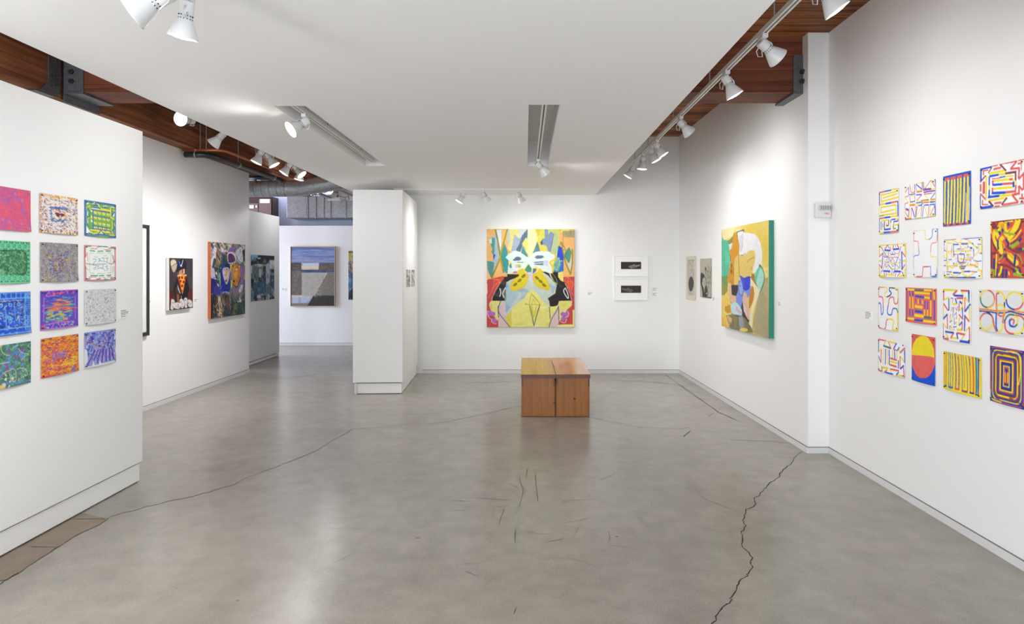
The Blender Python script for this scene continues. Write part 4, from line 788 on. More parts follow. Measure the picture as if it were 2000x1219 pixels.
def e4(a):
    a.dash(420, [(60,150,80),(40,110,70),(110,190,150),(90,120,130),(130,150,150),(50,70,90),(80,170,100),(150,190,180)], (.04, .12), .022, ang=lambda u, v: 5*math.sin(4*u+v*3), ja=1, curve=.4)
    a.dash(30, [(90,150,220),(110,120,200),(140,90,160)], (.06, .14), .05, (.45, .1, .85, .6), ang=-.7, ja=.3); a.line((90,140,210), 50, "80,1060 400,1010 650,960", True, al=.7); a.line((80,130,190), 40, "40,210 300,160 640,120", True, al=.8)
    a.line((96,130,210), 60, "20,880 60,740 110,600 180,480 300,400 420,350", True, al=.75)
    for p in ("20,260 60,380 150,430 220,430", "400,280 450,350 530,390 620,400 540,450 470,540", "60,840 130,790 220,760", "200,800 230,960 290,1010 330,960 340,800 320,740 260,720 210,770", "360,740 440,700 540,720 600,800 590,850 480,890", "-200,640 0,620 200,580", "270,290 330,230 400,220"): a.line((214, 210, 176), 14, p, True)
    a.dash(14, [(220,216,210)], (.05, .08), .04, (.3, .7, .6, .98), ja=1); a.poly((232,190,110), "-20,225 60,215 20,260 -20,270"); a.poly((232,190,110), "-20,1090 30,1080 90,1150 -20,1172")
LP(k6, [(-355,272),(665,122),(670,1000),(-355,1262)], e4, 'tangled green and blue drawing with cream arcs, bottom left of the partition drawings', bg=(84, 130, 110), pin=PINM2)
def e11(a):
    a.dash(800, [(236,160,40),(226,110,50),(238,180,50),(214,84,60),(236,150,60),(150,60,110),(214,70,120),(232,190,60),(120,70,130)], (.04, .14), .02, ang=-.05, ja=.35, curve=.15)
    a.dash(120, [(150,110,190),(110,80,160),(190,120,170),(170,140,200)], (.02, .06), .022, (.3, .38, .66, .62), ja=1.2); a.dash(40, [(210,80,180)], (.03, .06), .02, (.1, .3, .4, .8), ja=1); a.dash(30, [(200,50,70)], (.06, .12), .02, (.3, .58, .75, .72), ja=.3)
    a.dash(40, [(238,200,60)], (.05, .1), .03, (.5, .6, .95, .8), ang=-.1); a.dash(12, [(120,120,190)], (.04, .08), .03, (.8, .88, .92, .98)); a.line((216,70,60), 24, "120,1140 300,1110 600,1060 960,975")
LP(k7, [(118,258),(970,138),(965,970),(120,1160)], e11, 'orange drawing of flickering dashes with a lilac square at its middle, bottom row', bg=(228, 130, 50))
def e12(a):
    a.dash(60, [(40,66,180),(100,130,220),(120,84,180)], (.1, .2), .07, (.04, .05, .96, .75), ang=lambda u, v: math.pi/2 if v > .4 else 0, ja=.2)
    a.dash(330, [(40,60,176),(90,120,214),(150,180,230),(222,160,200),(60,70,150),(120,90,190),(200,206,230)], (.03, .1), .026, (.03, .03, .97, .8), ang=lambda u, v: (math.pi/2+(u-.5)*-1.2) if v > .45 else random.choice((0, 1.57)), ja=.15)
    for i in range(7): u = .08+i*.14; a.line((56,72,190), 50, [(u+.1-(u-.5)*.35, .55), (u, .92)], unit=True); a.line((220,150,190), 14, [(u+.12-(u-.5)*.35, .55), (u+.03, .9)], unit=True)
    for q in ([(0,.45),(0,.95),(.1,.8),(.08,.5)], [(.2,.98),(.25,.8),(.28,.98)], [(.4,1),(.44,.85),(.5,1)], [(.0,.97),(1,.94),(1,1),(0,1)], [(.97,.1),(1,.3),(.94,.34)], [(.95,.55),(1,.6),(1,.75)]): a.poly((226,228,232), q, unit=True)
    a.line((200,180,90), 12, "1130,290 1240,340 1420,440 1600,380", False, al=.8); a.line((150,70,110), 12, "1250,330 1420,440 1560,420", al=.8)
LP(k7, [(1105,115),(1812,20),(1812,775),(1105,935)], e12, 'blue violet drawing of crowded blocks fanning down onto white paper, bottom row', bg=(150, 160, 214))
# ------------------------------------------------------------------ the paintings
def dBack(a):
    a.poly((245,186,112), "50,40 285,40 285,560 62,590"); a.poly((245,186,112), "835,80 1010,40 1010,560 890,560 835,230")
    a.blot((250,206,140), 5, 6, .5, .4, "55,45 285,45 285,560 60,590", False)
    a.poly((176,196,206), "150,60 215,55 215,330 120,570 65,400 60,395 130,390 125,250 120,160"); a.poly((78,156,150), "82,150 110,138 145,145 140,330 125,325 105,290 118,270 105,230"); a.poly((214,234,232), "80,160 110,140 112,205 85,200")
    a.poly((84,152,146), "60,392 130,402 140,420 120,560 100,568 68,480"); a.poly((40,84,216), "126,326 156,320 131,388"); a.poly((226,236,238), "158,58 215,52 216,210 200,320 160,160")
    a.poly((60,158,158), "250,200 282,280 294,400 304,522 252,522 213,420 213,345"); a.poly((230,190,215), "235,512 255,500 262,530 232,530")
    a.poly((192,206,206), "280,40 505,40 505,300 430,290 370,280 290,320 284,200"); a.poly((236,226,132), "300,40 402,40 402,150 362,105 335,250 300,315 284,235 315,180")
    a.poly((240,176,40), "288,258 300,275 318,290 300,320 288,300"); a.poly((166,182,202), "355,100 400,145 438,130 405,225 372,280 322,276"); a.poly((206,214,218), "400,40 495,40 430,130 402,145")
    a.poly((92,118,140), "498,40 497,130 450,185 440,240 420,290 380,285 375,270 410,200 440,110"); a.poly((70,148,148), "455,190 500,240 500,350 465,332 430,300"); a.poly((226,226,112), "480,140 502,170 502,330 486,300 470,240 443,205")
    a.line((240,230,120), 6, "480,140 443,205 486,300")
    a.poly((243,234,176), "500,40 580,40 607,130 575,230 540,330 520,420 500,300"); a.line((170,220,150), 5, "500,300 502,350 520,420 540,330")
    a.poly((80,150,160), "605,175 640,280 600,300 545,335"); a.poly((104,124,150), "605,178 636,265 620,290 598,292 596,220")
    a.poly((222,214,84), "578,40 692,36 692,130 660,150 636,185 660,215 705,215 722,280 636,282 612,190 607,120")
    a.poly((206,198,60), "580,40 640,38 625,110 607,120"); a.poly((132,154,182), "680,40 722,48 722,100 745,66 785,88 772,200 750,296 722,284 702,220 660,212 640,185 662,145 686,140"); a.poly((60,66,90), "636,185 662,158 662,212 645,216", al=.8)
    a.poly((212,216,112), "722,36 885,36 838,100 838,240 800,310 752,296 776,190 786,88 745,64 722,90"); a.poly((170,196,170), "790,60 830,110 830,300 780,320 752,300 778,200", al=.7); a.line((80,100,130), 4, "785,90 770,170 745,270")
    a.poly((38,80,214), "834,220 870,242 892,300 892,382 842,382 818,335"); a.poly((48,120,196), "780,505 800,420 892,380 892,495 840,512"); a.poly((140,188,160), "778,425 842,350 856,420 836,500 792,490"); a.poly((90,160,150), "800,330 845,360 870,430 830,505 800,500 780,440", al=.6)
    a.line((190,216,180), 5, "778,425 842,350 850,440"); a.line((190,216,180), 4, "780,430 815,490 850,400")
    a.poly((200,182,128), "885,62 1008,54 1008,130 885,128"); a.blot((150,140,110), 8, 5, .5, .5, "885,62 1008,54 1008,130 885,128", False); a.line((100,90,80), 3, "885,60 885,240"); a.line((90,90,90), 4, "968,36 968,108")
    a.line((60,60,90), 4, "858,185 850,230 880,260 912,270 880,205 860,180", True); a.poly((80,150,124), "950,235 978,290 955,402 940,402 898,340 905,290"); a.poly((214,216,214), "958,402 978,310 990,330 975,520 935,430"); a.line((120,180,150), 3, "960,260 915,370"); a.line((140,190,160), 3, "970,290 930,390")
    for p, c, w_ in (("148,42 175,170 205,345 242,515", (146,146,28), 17), ("278,40 240,190 205,345 160,460 114,572", (132,140,26), 17), ("270,60 235,200 203,350 140,490", (228,190,30), 6), ("205,345 236,480", (206,180,40), 6), ("866,180 880,270 910,400 966,532 985,420 985,260", (146,146,40), 13), ("150,46 275,46", (226,206,60), 9)): a.line(c, w_, p)
    # red grounds
    a.poly((204,72,74), "62,600 80,590 250,552 292,560 280,620 160,740 105,850 130,950 192,1030 192,1110 62,1110"); a.poly((245,186,112), "230,530 280,530 280,560 230,560"); a.poly((230,84,46), "150,590 240,568 235,600 150,735"); a.poly((250,240,200), "58,640 66,640 70,740 58,760")
    a.poly((204,72,74), "888,560 1010,556 1012,920 992,915 992,1072 828,1074 940,900 975,820 940,700 888,610"); a.poly((230,90,50), "900,600 1000,600 985,690 930,680")
    for p in ("145,545 118,590 200,600", "145,545 210,640", "150,560 130,690 80,790", "130,690 160,640 240,600", "940,555 890,610 920,700", "940,555 945,680 1000,760", "945,680 900,640", "940,560 1000,640 975,700"): a.line((240,150,110), 4, p)
    # black shoulders
    a.poly((34,30,30), "118,822 135,750 170,690 220,610 245,590 245,565 282,560 282,532 412,536 400,560 270,622 268,822"); a.poly((34,30,30), "655,505 830,508 832,560 860,600 905,620 950,705 978,815 842,820 832,862 800,880 745,880 735,820 718,790 800,740 818,640 782,602 720,550")
    a.blot((86,76,70), 20, 24, .62, .6, "118,822 170,690 245,590 282,532 412,536 270,622 268,822", False); a.blot((70,62,58), 20, 24, .64, .5, "832,560 905,620 978,815 842,820 830,700", False)
    for p in ("118,822 120,790 160,705 215,615", "978,815 960,740 905,625"): a.line((236,230,210), 4, p)
    # torso
    a.poly((198,212,200), "268,650 305,600 410,560 500,508 560,508 650,500 722,545 785,610 812,650 806,700 780,752 722,792 738,860 748,900 742,1108 300,1108 265,960", False)
    a.poly((172,200,208), "268,660 330,640 420,720 340,860 268,960"); a.blot((120,170,204), 7, 7, .48, .6, "268,650 420,640 560,660 560,720 330,880 268,930"); a.blot((130,174,206), 7, 8, .48, .55, "560,660 720,600 800,660 770,750 700,800 640,780"); a.blot((206,222,130), 6, 9, .58, .5, "268,640 560,620 420,800 280,880")
    a.poly((236,228,130), "335,900 400,850 470,790 500,735 560,700 630,770 690,850 735,870 748,1000 738,1110 300,1110 268,1010 330,935"); a.poly((222,208,74), "268,1005 330,930 330,1108 300,1108"); a.blot((244,240,180), 14, 14, .6, .6, "380,880 740,880 740,1100 330,1100", False); a.blot((214,206,90), 10, 24, .62, .4, "335,900 740,900 740,1100 330,1100", False)
    a.poly((216,206,220), "498,512 562,512 560,600 545,672 522,610 498,560")
    # mask
    a.poly((226,242,234), "265,350 300,315 370,280 445,312 500,350 532,342 560,305 620,285 720,288 775,305 795,340 772,370 740,392 745,430 772,500 742,522 650,482 600,452 560,470 540,500 505,432 470,460 395,492 300,530 288,480 330,440 310,392 282,372", True)
    a.poly((226,242,234), "290,440 330,430 300,530 286,530"); a.poly((60,150,150), "300,440 322,410 330,465 308,468"); a.ell((98,112,140), 395, 366, 36, 22); a.ell((98,112,140), 362, 378, 20, 12); a.poly((70,74,90), "380,402 452,400 452,408 380,406"); a.poly((104,118,146), "575,350 600,328 660,328 680,345 650,362 600,366"); a.poly((104,118,146), "570,400 672,390 668,436 576,430"); a.poly((226,242,234), "575,412 668,404 668,412 575,420"); a.poly((206,216,226), "672,385 725,380 722,440 668,438")
    a.poly((84,150,120), "466,490 510,422 545,470 542,508 500,512"); a.ell((240,190,196), 384, 446, 18, 20); a.ell((196,200,60), 412, 446, 17, 20); a.poly((96,110,140), "560,470 600,470 590,500 556,530"); a.ell((194,112,196), 368, 517, 24, 15); a.poly((245,190,90), "345,525 400,515 405,535 345,535")
    a.line((242,196,40), 12, "752,300 800,322 796,370 742,402 772,452 768,520", True); a.line((235,228,150), 12, "740,520 770,590 815,640", True); a.line((60,60,60), 5, "660,505 730,545 780,605 815,650", True); a.line((120,150,90), 6, "775,530 815,590 822,640 800,630 768,560", True)
    # yellow flanking figures
    for g in ("405,498 445,480 480,540 505,545 498,600 465,662 405,700 340,712 320,680 335,620 370,580 405,560", "640,474 600,520 560,545 575,620 625,672 690,692 727,706 732,650 705,590 672,552 655,500"):
        a.poly((226,210,40), g, True); a.line((242,186,20), 9, g, True)
    for x, y, r in ((458,553,-40),(414,602,-40),(368,645,-40),(602,572,40),(642,610,40),(680,650,40)):
        a.ell((142,128,28), x, y, 27, 15, r); a.line((110,110,30), 3, [(x-16, y+8*(1 if r < 0 else -1)), (x+16, y-8*(1 if r < 0 else -1))])
    a.line((242,186,20), 8, "480,520 505,545 500,575", True); a.line((242,186,20), 8, "590,520 565,545 570,570", True)
    # pink and pale limbs
    a.poly((224,196,196), "195,825 268,825 265,980 300,1108 190,1108 185,930"); a.poly((208,212,200), "195,825 240,825 200,910 188,900"); a.poly((224,196,196), "835,865 838,1095 742,1108 760,1000 800,930"); a.poly((236,228,130), "748,885 835,870 780,960 750,1000")
    a.poly((232,222,132), "88,855 108,825 200,825 186,950 182,1042 122,962 92,882"); a.poly((232,222,132), "842,820 985,822 978,872 932,912 852,1032 842,880"); a.poly((206,196,110), "100,860 120,850 125,940 105,900", al=.6); a.poly((218,206,60), "862,850 940,840 900,890", al=.6)
    for p in ("212,825 190,900 200,960 270,1050 318,1106", "185,880 190,1000", "738,885 745,960 745,1010", "838,875 815,930 760,1020 735,1108", "838,875 845,1108"): a.line((84,108,110), 9, p, True)
    for x, y, rx, ry in ((98,955,24,30),(132,965,24,26),(145,1035,26,26),(885,962,27,24),(928,960,22,30),(888,1012,26,24)): a.ell((176,112,196), x, y, rx, ry)
    for p in ("75,930 72,965 95,1010 120,1020", "115,1020 120,1050 150,1070 170,1065", "935,925 950,960 935,990 910,995", "862,1040 890,1055 915,1045 925,1010"): a.line((250,240,240), 5, p, True)
    a.poly((204,72,74), "100,905 130,940 190,1030 185,1108 150,1108", al=.0)
    for p, c, w_ in (("540,750 518,860 572,1095 640,860 545,750", (150,156,80), 5), ("480,858 640,862", (170,160,60), 6), ("562,800 545,870 572,1000 600,870 562,800", (212,196,40), 9), ("528,870 560,1000 572,1095", (70,110,90), 6), ("632,870 600,970 572,1095", (60,100,90), 7), ("545,740 600,800 640,860", (214,206,90), 9)): a.line(c, w_, p)
    a.ell((190,178,50), 486, 855, 12, 9); a.ell((190,178,50), 632, 862, 12, 9)
    a.line((240,240,236), 10, "204,690 213,735 202,775", True); a.line((240,240,236), 10, "262,682 235,740 245,785", True); a.line((240,240,236), 9, "908,680 892,712 915,762 942,792 938,745 912,682", True)
    a.poly((240,234,150), "992,915 1012,915 1012,1108 828,1108 826,1080 992,1074"); a.poly((190,178,170), "55,1100 1010,1098 1010,1112 55,1112", al=.3)
    a.grain(7, 50, 60)
pb = canvas('back', (940, 440, 5.538), [(55,45),(1005,37),(1008,1103),(65,1108)], dBack,
 'large abstract painting with white mask shape and yellow figures on the back wall', .045, M['edgey'], 'canvas_edge', (238,228,116), 190, elabel='pale yellow canvas side')

def dRear(a):
    a.blot((240,224,150), 3, 4, .5, .6); a.blot((226,196,70), 3, 4, .55, .5)
    a.poly((244,232,170), "42,133 160,108 158,185 60,235"); a.poly((132,140,78), "50,240 110,230 165,170 190,150 245,130 245,160 190,200 150,300 120,440 95,300", True); a.poly((206,226,210), "105,270 145,255 130,320 110,320")
    a.poly((98,200,166), "42,250 70,230 100,245 116,330 122,450 105,560 85,660 42,720", True); a.blot((70,180,140), 4, 6, .5, .5, "42,250 70,230 100,245 116,330 122,450 105,560 85,660 42,720")
    a.poly((112,152,90), "42,560 105,560 98,700 70,735 42,730"); a.blot((190,150,50), 6, 10, .5, .6, "42,600 110,590 100,720 42,735", False)
    a.poly((214,152,32), "150,175 182,170 196,250 208,330 200,375 168,405 162,640 120,622 95,612 112,500 130,400 116,330 140,290", True); a.blot((184,128,34), 8, 12, .52, .5, "112,500 168,405 162,640 95,612", False); a.blot((90,70,50), 12, 16, .68, .7, "112,430 140,430 140,600 105,600", False)
    a.poly((234,233,236), "188,145 240,138 242,158 300,165 350,180 392,240 412,330 412,420 400,472 352,520 330,552 335,480 352,400 346,340 320,322 290,330 260,366 208,366 205,280", True); a.poly((216,216,218), "205,200 235,170 240,280 220,350 206,320"); a.line((180,150,90), 5, "242,165 236,280 226,320"); a.line((80,100,60), 10, "180,160 215,145 242,140", True); a.line((60,50,50), 7, "183,180 195,230 205,290", True); a.line((60,50,50), 5, "207,366 235,368 262,350", True)
    a.poly((226,196,104), "170,392 208,368 250,372 292,330 330,322 350,350 350,420 330,500 312,560 250,562 215,562 186,700 162,712 158,470", True)
    a.poly((226,196,104), "165,400 205,370 215,560 180,712 160,712")
    a.poly((180,168,128), "440,575 472,568 482,1132 328,1075 340,950 392,700"); a.blot((150,144,122), 3, 5, .5, .5, "440,575 472,568 482,1132 328,1075 392,700", False); a.blot((206,186,130), 3, 6, .55, .5, "440,575 472,568 482,1132 328,1075 392,700", False)
    a.poly((110,110,60), "385,462 418,480 440,560 425,650 392,715 378,690", True); a.poly((96,200,170), "345,600 362,510 390,470 418,490 434,560 420,640 390,706 362,660", True); a.poly((170,224,208), "362,640 375,560 400,485 430,540 428,600 405,670 390,700", True)
    a.poly((176,124,40), "325,540 345,530 352,600 392,692 360,662 315,602")
    a.poly((240,230,192), "315,585 345,620 392,692 372,760 335,900 326,1048 300,1032 306,900 345,760 340,660 306,640", True)
    a.poly((198,134,36), "330,650 342,720 325,800 298,855 298,760 310,680", True); a.line((80,60,50), 4, "330,650 342,720 325,800 300,850", True)
    a.poly((52,46,50), "133,640 202,640 210,700 180,742 138,732"); a.poly((52,46,50), "236,780 250,870 305,960 292,995 238,930 222,860")
    a.poly((122,148,226), "200,605 240,605 248,690 308,640 304,720 280,762 242,772 217,872 182,832 172,765 195,690", True); a.poly((40,62,214), "212,552 250,572 302,560 306,640 290,682 246,682 224,600", True); a.poly((60,84,226), "212,552 235,560 260,620 250,660 225,600")
    a.ell((150,174,232), 222, 665, 18, 68); a.line((40,40,60), 5, "205,600 205,690 222,735 240,720 238,640 215,598", True); a.ell((30,30,50), 218, 648, 5, 5)
    a.poly((226,186,160), "248,712 275,722 290,800 304,950 290,955 260,900 240,800", True); a.poly((232,200,222), "240,800 268,850 276,925 250,882"); a.poly((190,226,230), "135,812 180,800 232,870 228,922 170,918 135,882", True); a.poly((234,178,190), "180,832 205,870 232,890 215,905 185,880", True)
    a.poly((228,184,152), "110,630 130,628 136,740 178,742 180,792 130,812 122,750 108,700"); a.line((60,50,50), 4, "124,750 122,790 145,812"); a.poly((214,152,32), "75,840 125,820 135,890 100,905 75,880")
    a.poly((240,204,96), "42,760 82,745 118,790 100,830 70,850 60,910 100,920 142,950 130,1010 100,1035 42,1022", True); a.poly((140,130,86), "85,925 160,912 240,930 302,1000 332,1078 200,1060 120,1035 140,960", True); a.blot((110,110,84), 6, 5, .5, .5, "85,925 160,912 240,930 302,1000 332,1078 200,1060 120,1035", False); a.poly((150,162,164), "205,922 240,940 252,1032 215,1034", True); a.poly((232,180,130), "95,920 140,945 138,985 112,975")
    a.ell((240,208,96), 250, 1054, 38, 18); a.blot((226,170,50), 5, 5, .55, .5, "42,900 110,900 110,1030 42,1030", False)
    a.line((40,36,60), 8, "199,378 204,470 208,556"); a.line((60,50,50), 4, "280,432 300,405 345,385", True); a.line((60,50,50), 4, "312,500 318,470 326,500"); a.line((40,36,40), 7, "290,570 320,565 326,530"); a.line((40,36,40), 4, "135,900 170,922 225,925 235,870", True); a.line((90,80,60), 4, "185,700 160,712 158,480", True)
    a.grain(7, 30, 60)
canvas('rear', (1400, 420, 4.69), [(42,133),(470,47),(480,1128),(45,1020)], dRear,
 'large abstract painting of a pale bent figure with teal green canvas edge', .05, M['edgeg'], 'canvas_edge', (232,208,104), 210, elabel='teal green canvas side')

def dPizza(a):
    a.poly((66,56,62), "193,130 620,140 628,1045 420,900 300,500"); a.blot((84,74,80), 3, 4, .5, .5, "480,130 622,140 628,1000 500,800", False)
    a.poly((120,30,36), "193,760 280,690 290,800 262,1070 193,1090"); a.poly((100,34,36), "535,660 628,720 628,960 545,900"); a.blot((60,26,28), 5, 6, .5, .6, "193,760 280,690 290,800 262,1070 193,1090", False)
    a.poly((190,172,146), "215,200 255,160 300,170 330,230 335,290 300,370 265,390 240,330 220,270", True); a.poly((214,200,176), "225,200 260,172 300,185 318,230 265,260 235,270", True); a.line((50,40,40), 8, "232,290 270,262 318,232 330,240", True)
    a.poly((26,26,40), "325,385 335,260 370,180 440,150 500,200 510,290 490,340 400,340", True); a.poly((28,100,190), "360,190 385,200 400,250 420,290 385,280", True); a.line((236,236,240), 16, "440,172 425,240 400,280 405,262", True); a.line((236,236,240), 12, "395,265 425,285")
    a.poly((206,140,106), "375,370 415,345 470,325 475,420 420,445 370,420"); a.poly((120,60,40), "430,350 452,345 445,400 425,405"); a.poly((240,200,170), "450,340 470,330 472,410 452,410"); a.poly((150,80,54), "338,400 355,385 358,430 342,440")
    a.poly((24,20,24), "340,470 505,440 560,700 520,880 300,900 270,700"); a.poly((70,44,30), "300,680 360,640 395,780 380,950 330,960"); a.poly((150,104,70), "335,800 370,800 375,940 345,950"); a.poly((190,184,178), "340,600 362,660 400,770 390,785 350,700"); a.line((222,220,214), 12, "412,820 418,900")
    a.poly((224,190,140), "335,455 380,425 440,440 510,430 512,456 430,452 345,475"); a.poly((240,168,40), "342,472 400,452 455,448 506,458 470,620 434,800 400,680"); a.poly((200,60,30), "342,472 372,460 400,600 434,800 410,720"); a.poly((206,70,34), "480,455 506,458 470,640 440,790")
    for x, y in ((378,492),(426,488),(398,556),(456,570),(430,640),(486,500)): a.ell((140,24,34), x, y, 19, 26)
    a.ell((190,40,30), 430, 730, 11, 18)
    for q in ("230,900 262,885 292,920 285,1000 262,1075 218,1060 228,970", "285,970 320,945 385,960 388,1050 330,1062 285,1040", "385,905 420,875 460,920 472,990 440,1055 395,1010", "465,880 505,855 528,900 520,1000 528,1035 485,1040 475,960", "535,905 570,895 612,930 618,1020 575,1035 540,1000"): a.poly((222,218,212), q, True)
    for x, y, c in ((258,1025,'R'),(318,1015,'R'),(355,990,'D'),(360,1030,'D'),(262,950,'D'),(430,975,'R'),(430,1015,'R'),(405,940,'D'),(490,900,'D'),(500,985,'R'),(550,960,'D'),(590,970,'R')): a.line(c, 9, [(x-12, y-8), (x+12, y+6)]); a.line(c, 8, [(x+6, y-16), (x-4, y+18)])
    a.grain(6, 40, 60)
canvas('left', (310, 490, 9.375), [(193,130),(620,140),(628,1045),(195,1090)], dPizza,
 'dark portrait painting of a hatted figure whose face is a pizza slice', .04, M['edgew'], 'canvas_edge', (60,50,56), 260, elabel='raw white canvas side')

def dGnome(a):
    a.dash(260, [(220,210,220),(200,170,120),(90,120,110),(150,150,190),(230,230,235),(190,110,70),(70,110,90)], (.05, .16), .03, (0, 0, 1, .4), ang=1.0, ja=.7, curve=.3)
    a.blot((214,186,130), 5, 4, .55, .5, "122,52 600,95 600,200 122,200", False)
    a.poly((62,82,70), "122,60 150,90 200,180 240,270 280,350 262,355 215,270 165,170 122,110"); a.poly((60,90,76), "205,62 235,75 255,140 240,160 215,120"); a.poly((62,80,66), "165,280 195,290 190,340 160,430 135,420"); a.poly((230,232,236), "165,120 205,140 190,260 150,200"); a.poly((232,232,236), "255,130 300,140 310,200 270,220"); a.poly((196,110,60), "205,300 225,305 222,380 205,385")
    a.poly((70,100,90), "270,240 360,260 370,370 290,400 230,430 260,330", True); a.blot((40,50,90), 8, 8, .55, .6, "270,200 360,200 370,370 230,430", False)
    a.poly((150,110,190), "360,190 400,130 450,150 470,200 400,210", True); a.poly((236,226,210), "355,220 400,195 460,215 480,260 470,330 440,350 365,350", True); a.poly((96,44,104), "366,235 410,220 450,260 462,320 420,345 370,340", True)
    a.poly((226,228,234), "470,180 520,130 560,140 575,240 560,340 520,360 480,280", True); a.line((50,130,110), 12, "520,130 475,180 478,260 520,330 560,350", True); a.line((60,120,120), 8, "540,160 520,220 500,250", True); a.poly((60,44,40), "560,180 598,160 598,340 575,300"); a.line((40,40,110), 10, "505,380 570,350"); a.line((60,120,100), 14, "560,360 600,400")
    a.poly((40,70,70), "160,400 260,430 280,500 180,470"); a.poly((120,190,80), "225,520 255,510 262,650 235,650"); a.poly((50,160,90), "215,560 240,540 250,660 225,640"); a.blot((230,80,60), 12, 14, .66, .8, "200,450 262,450 262,540 200,560", False)
    a.poly((60,56,150), "122,500 200,510 260,700 260,800 122,790"); a.poly((196,196,214), "122,440 165,430 190,560 240,680 210,660 160,570 128,560", True); a.blot((26,30,90), 6, 8, .55, .8, "122,560 250,600 260,800 122,790", False)
    a.poly((30,44,150), "262,430 330,360 385,380 388,560 385,740 270,760 258,560", True); a.poly((22,26,70), "320,370 385,365 388,430 330,420")
    a.poly((214,208,214), "285,440 330,410 378,430 384,500 370,590 340,650 310,590 290,520", True); a.poly((236,150,50), "326,440 345,440 350,500 335,540"); a.line((240,120,50), 10, "360,470 375,500 355,590 340,610", True); a.ell((30,30,40), 333, 600, 13, 16); a.line((30,40,110), 7, "295,450 310,440 320,470", True); a.line((30,40,110), 7, "345,440 370,450 360,470", True); a.line((60,110,80), 5, "318,500 325,530 340,535", True); a.line((30,50,160), 10, "300,650 340,700 380,650", True); a.line((220,220,236), 8, "285,770 330,755 385,770", True)
    a.poly((190,226,60), "390,370 410,380 410,470 400,480"); a.poly((200,226,40), "405,590 425,600 420,700 402,690")
    a.poly((224,140,40), "415,400 470,370 525,410 535,500 520,580 490,660 440,680 425,600 420,500", True); a.poly((240,170,60), "440,420 470,410 500,500 470,560 430,540", True); a.poly((60,50,50), "428,590 460,590 455,625 435,620"); a.line((70,50,60), 8, "415,395 440,385"); a.line((60,50,40), 6, "455,425 490,405 500,420", True); a.ell((220,220,220), 482, 442, 15, 12); a.line((80,60,40), 6, "440,470 430,530 450,550", True); a.line((50,60,60), 16, "430,640 480,690 520,620 540,560", True)
    a.poly((150,116,180), "530,400 598,420 598,600 540,720 500,700 545,560"); a.poly((226,226,230), "510,740 540,660 575,650 560,740 520,770"); a.poly((150,120,140), "430,700 480,720 520,700 500,800 420,790"); a.blot((228,232,232), 7, 7, .48, .8, "440,820 520,800 560,860 520,950 450,930")
    a.poly((36,40,40), "122,790 190,790 220,860 200,1100 122,1135"); a.poly((150,70,64), "275,820 380,800 385,960 330,950"); a.blot((60,50,40), 7, 8, .5, .7, "270,780 400,780 400,1090 270,1110", False); a.poly((34,50,56), "270,930 390,960 395,1090 280,1105", al=.7)
    a.poly((226,190,150), "225,830 262,830 270,920 280,970 250,960 225,900", True); a.poly((226,190,150), "190,940 215,910 235,1010 290,1070 280,1105 240,1095 205,1010", True); a.poly((214,180,60), "228,930 270,990 275,1040 240,1010"); a.line((30,40,70), 8, "222,830 218,900 250,970", True); a.line((30,60,150), 12, "385,950 395,1090"); a.line((200,150,130), 10, "380,920 398,1010")
    a.poly((40,84,66), "400,800 450,900 560,900 598,760 600,1065 400,1090"); a.blot((150,130,60), 8, 8, .55, .6, "420,900 590,900 590,1060 420,1080", False); a.line((50,56,50), 14, "590,560 575,800 560,900"); a.poly((236,160,40), "580,520 598,510 598,600 585,580"); a.dash(60, [(40,60,60),(60,100,80),(30,30,60),(110,90,60)], (.04, .1), .02, (.02, .72, .98, .98), ang=1.3, ja=.5)
    a.dash(220, [(220,214,222),(50,70,140),(60,110,90),(190,120,70),(150,120,180),(36,40,50),(226,196,160)], (.02, .06), .007, (.02, .02, .98, .98), ang=1.2, ja=.9, curve=.5, al=.75)
    a.grain(8, 50, 70)
canvas('left', (395, 465, 7.17), [(122,52),(600,95),(600,1062),(122,1137)], dGnome,
 'expressive painting of two gaping hooded faces with orange canvas edge', .04, M['edgeo'], 'canvas_edge', (120,120,130), 230, elabel='orange canvas side')

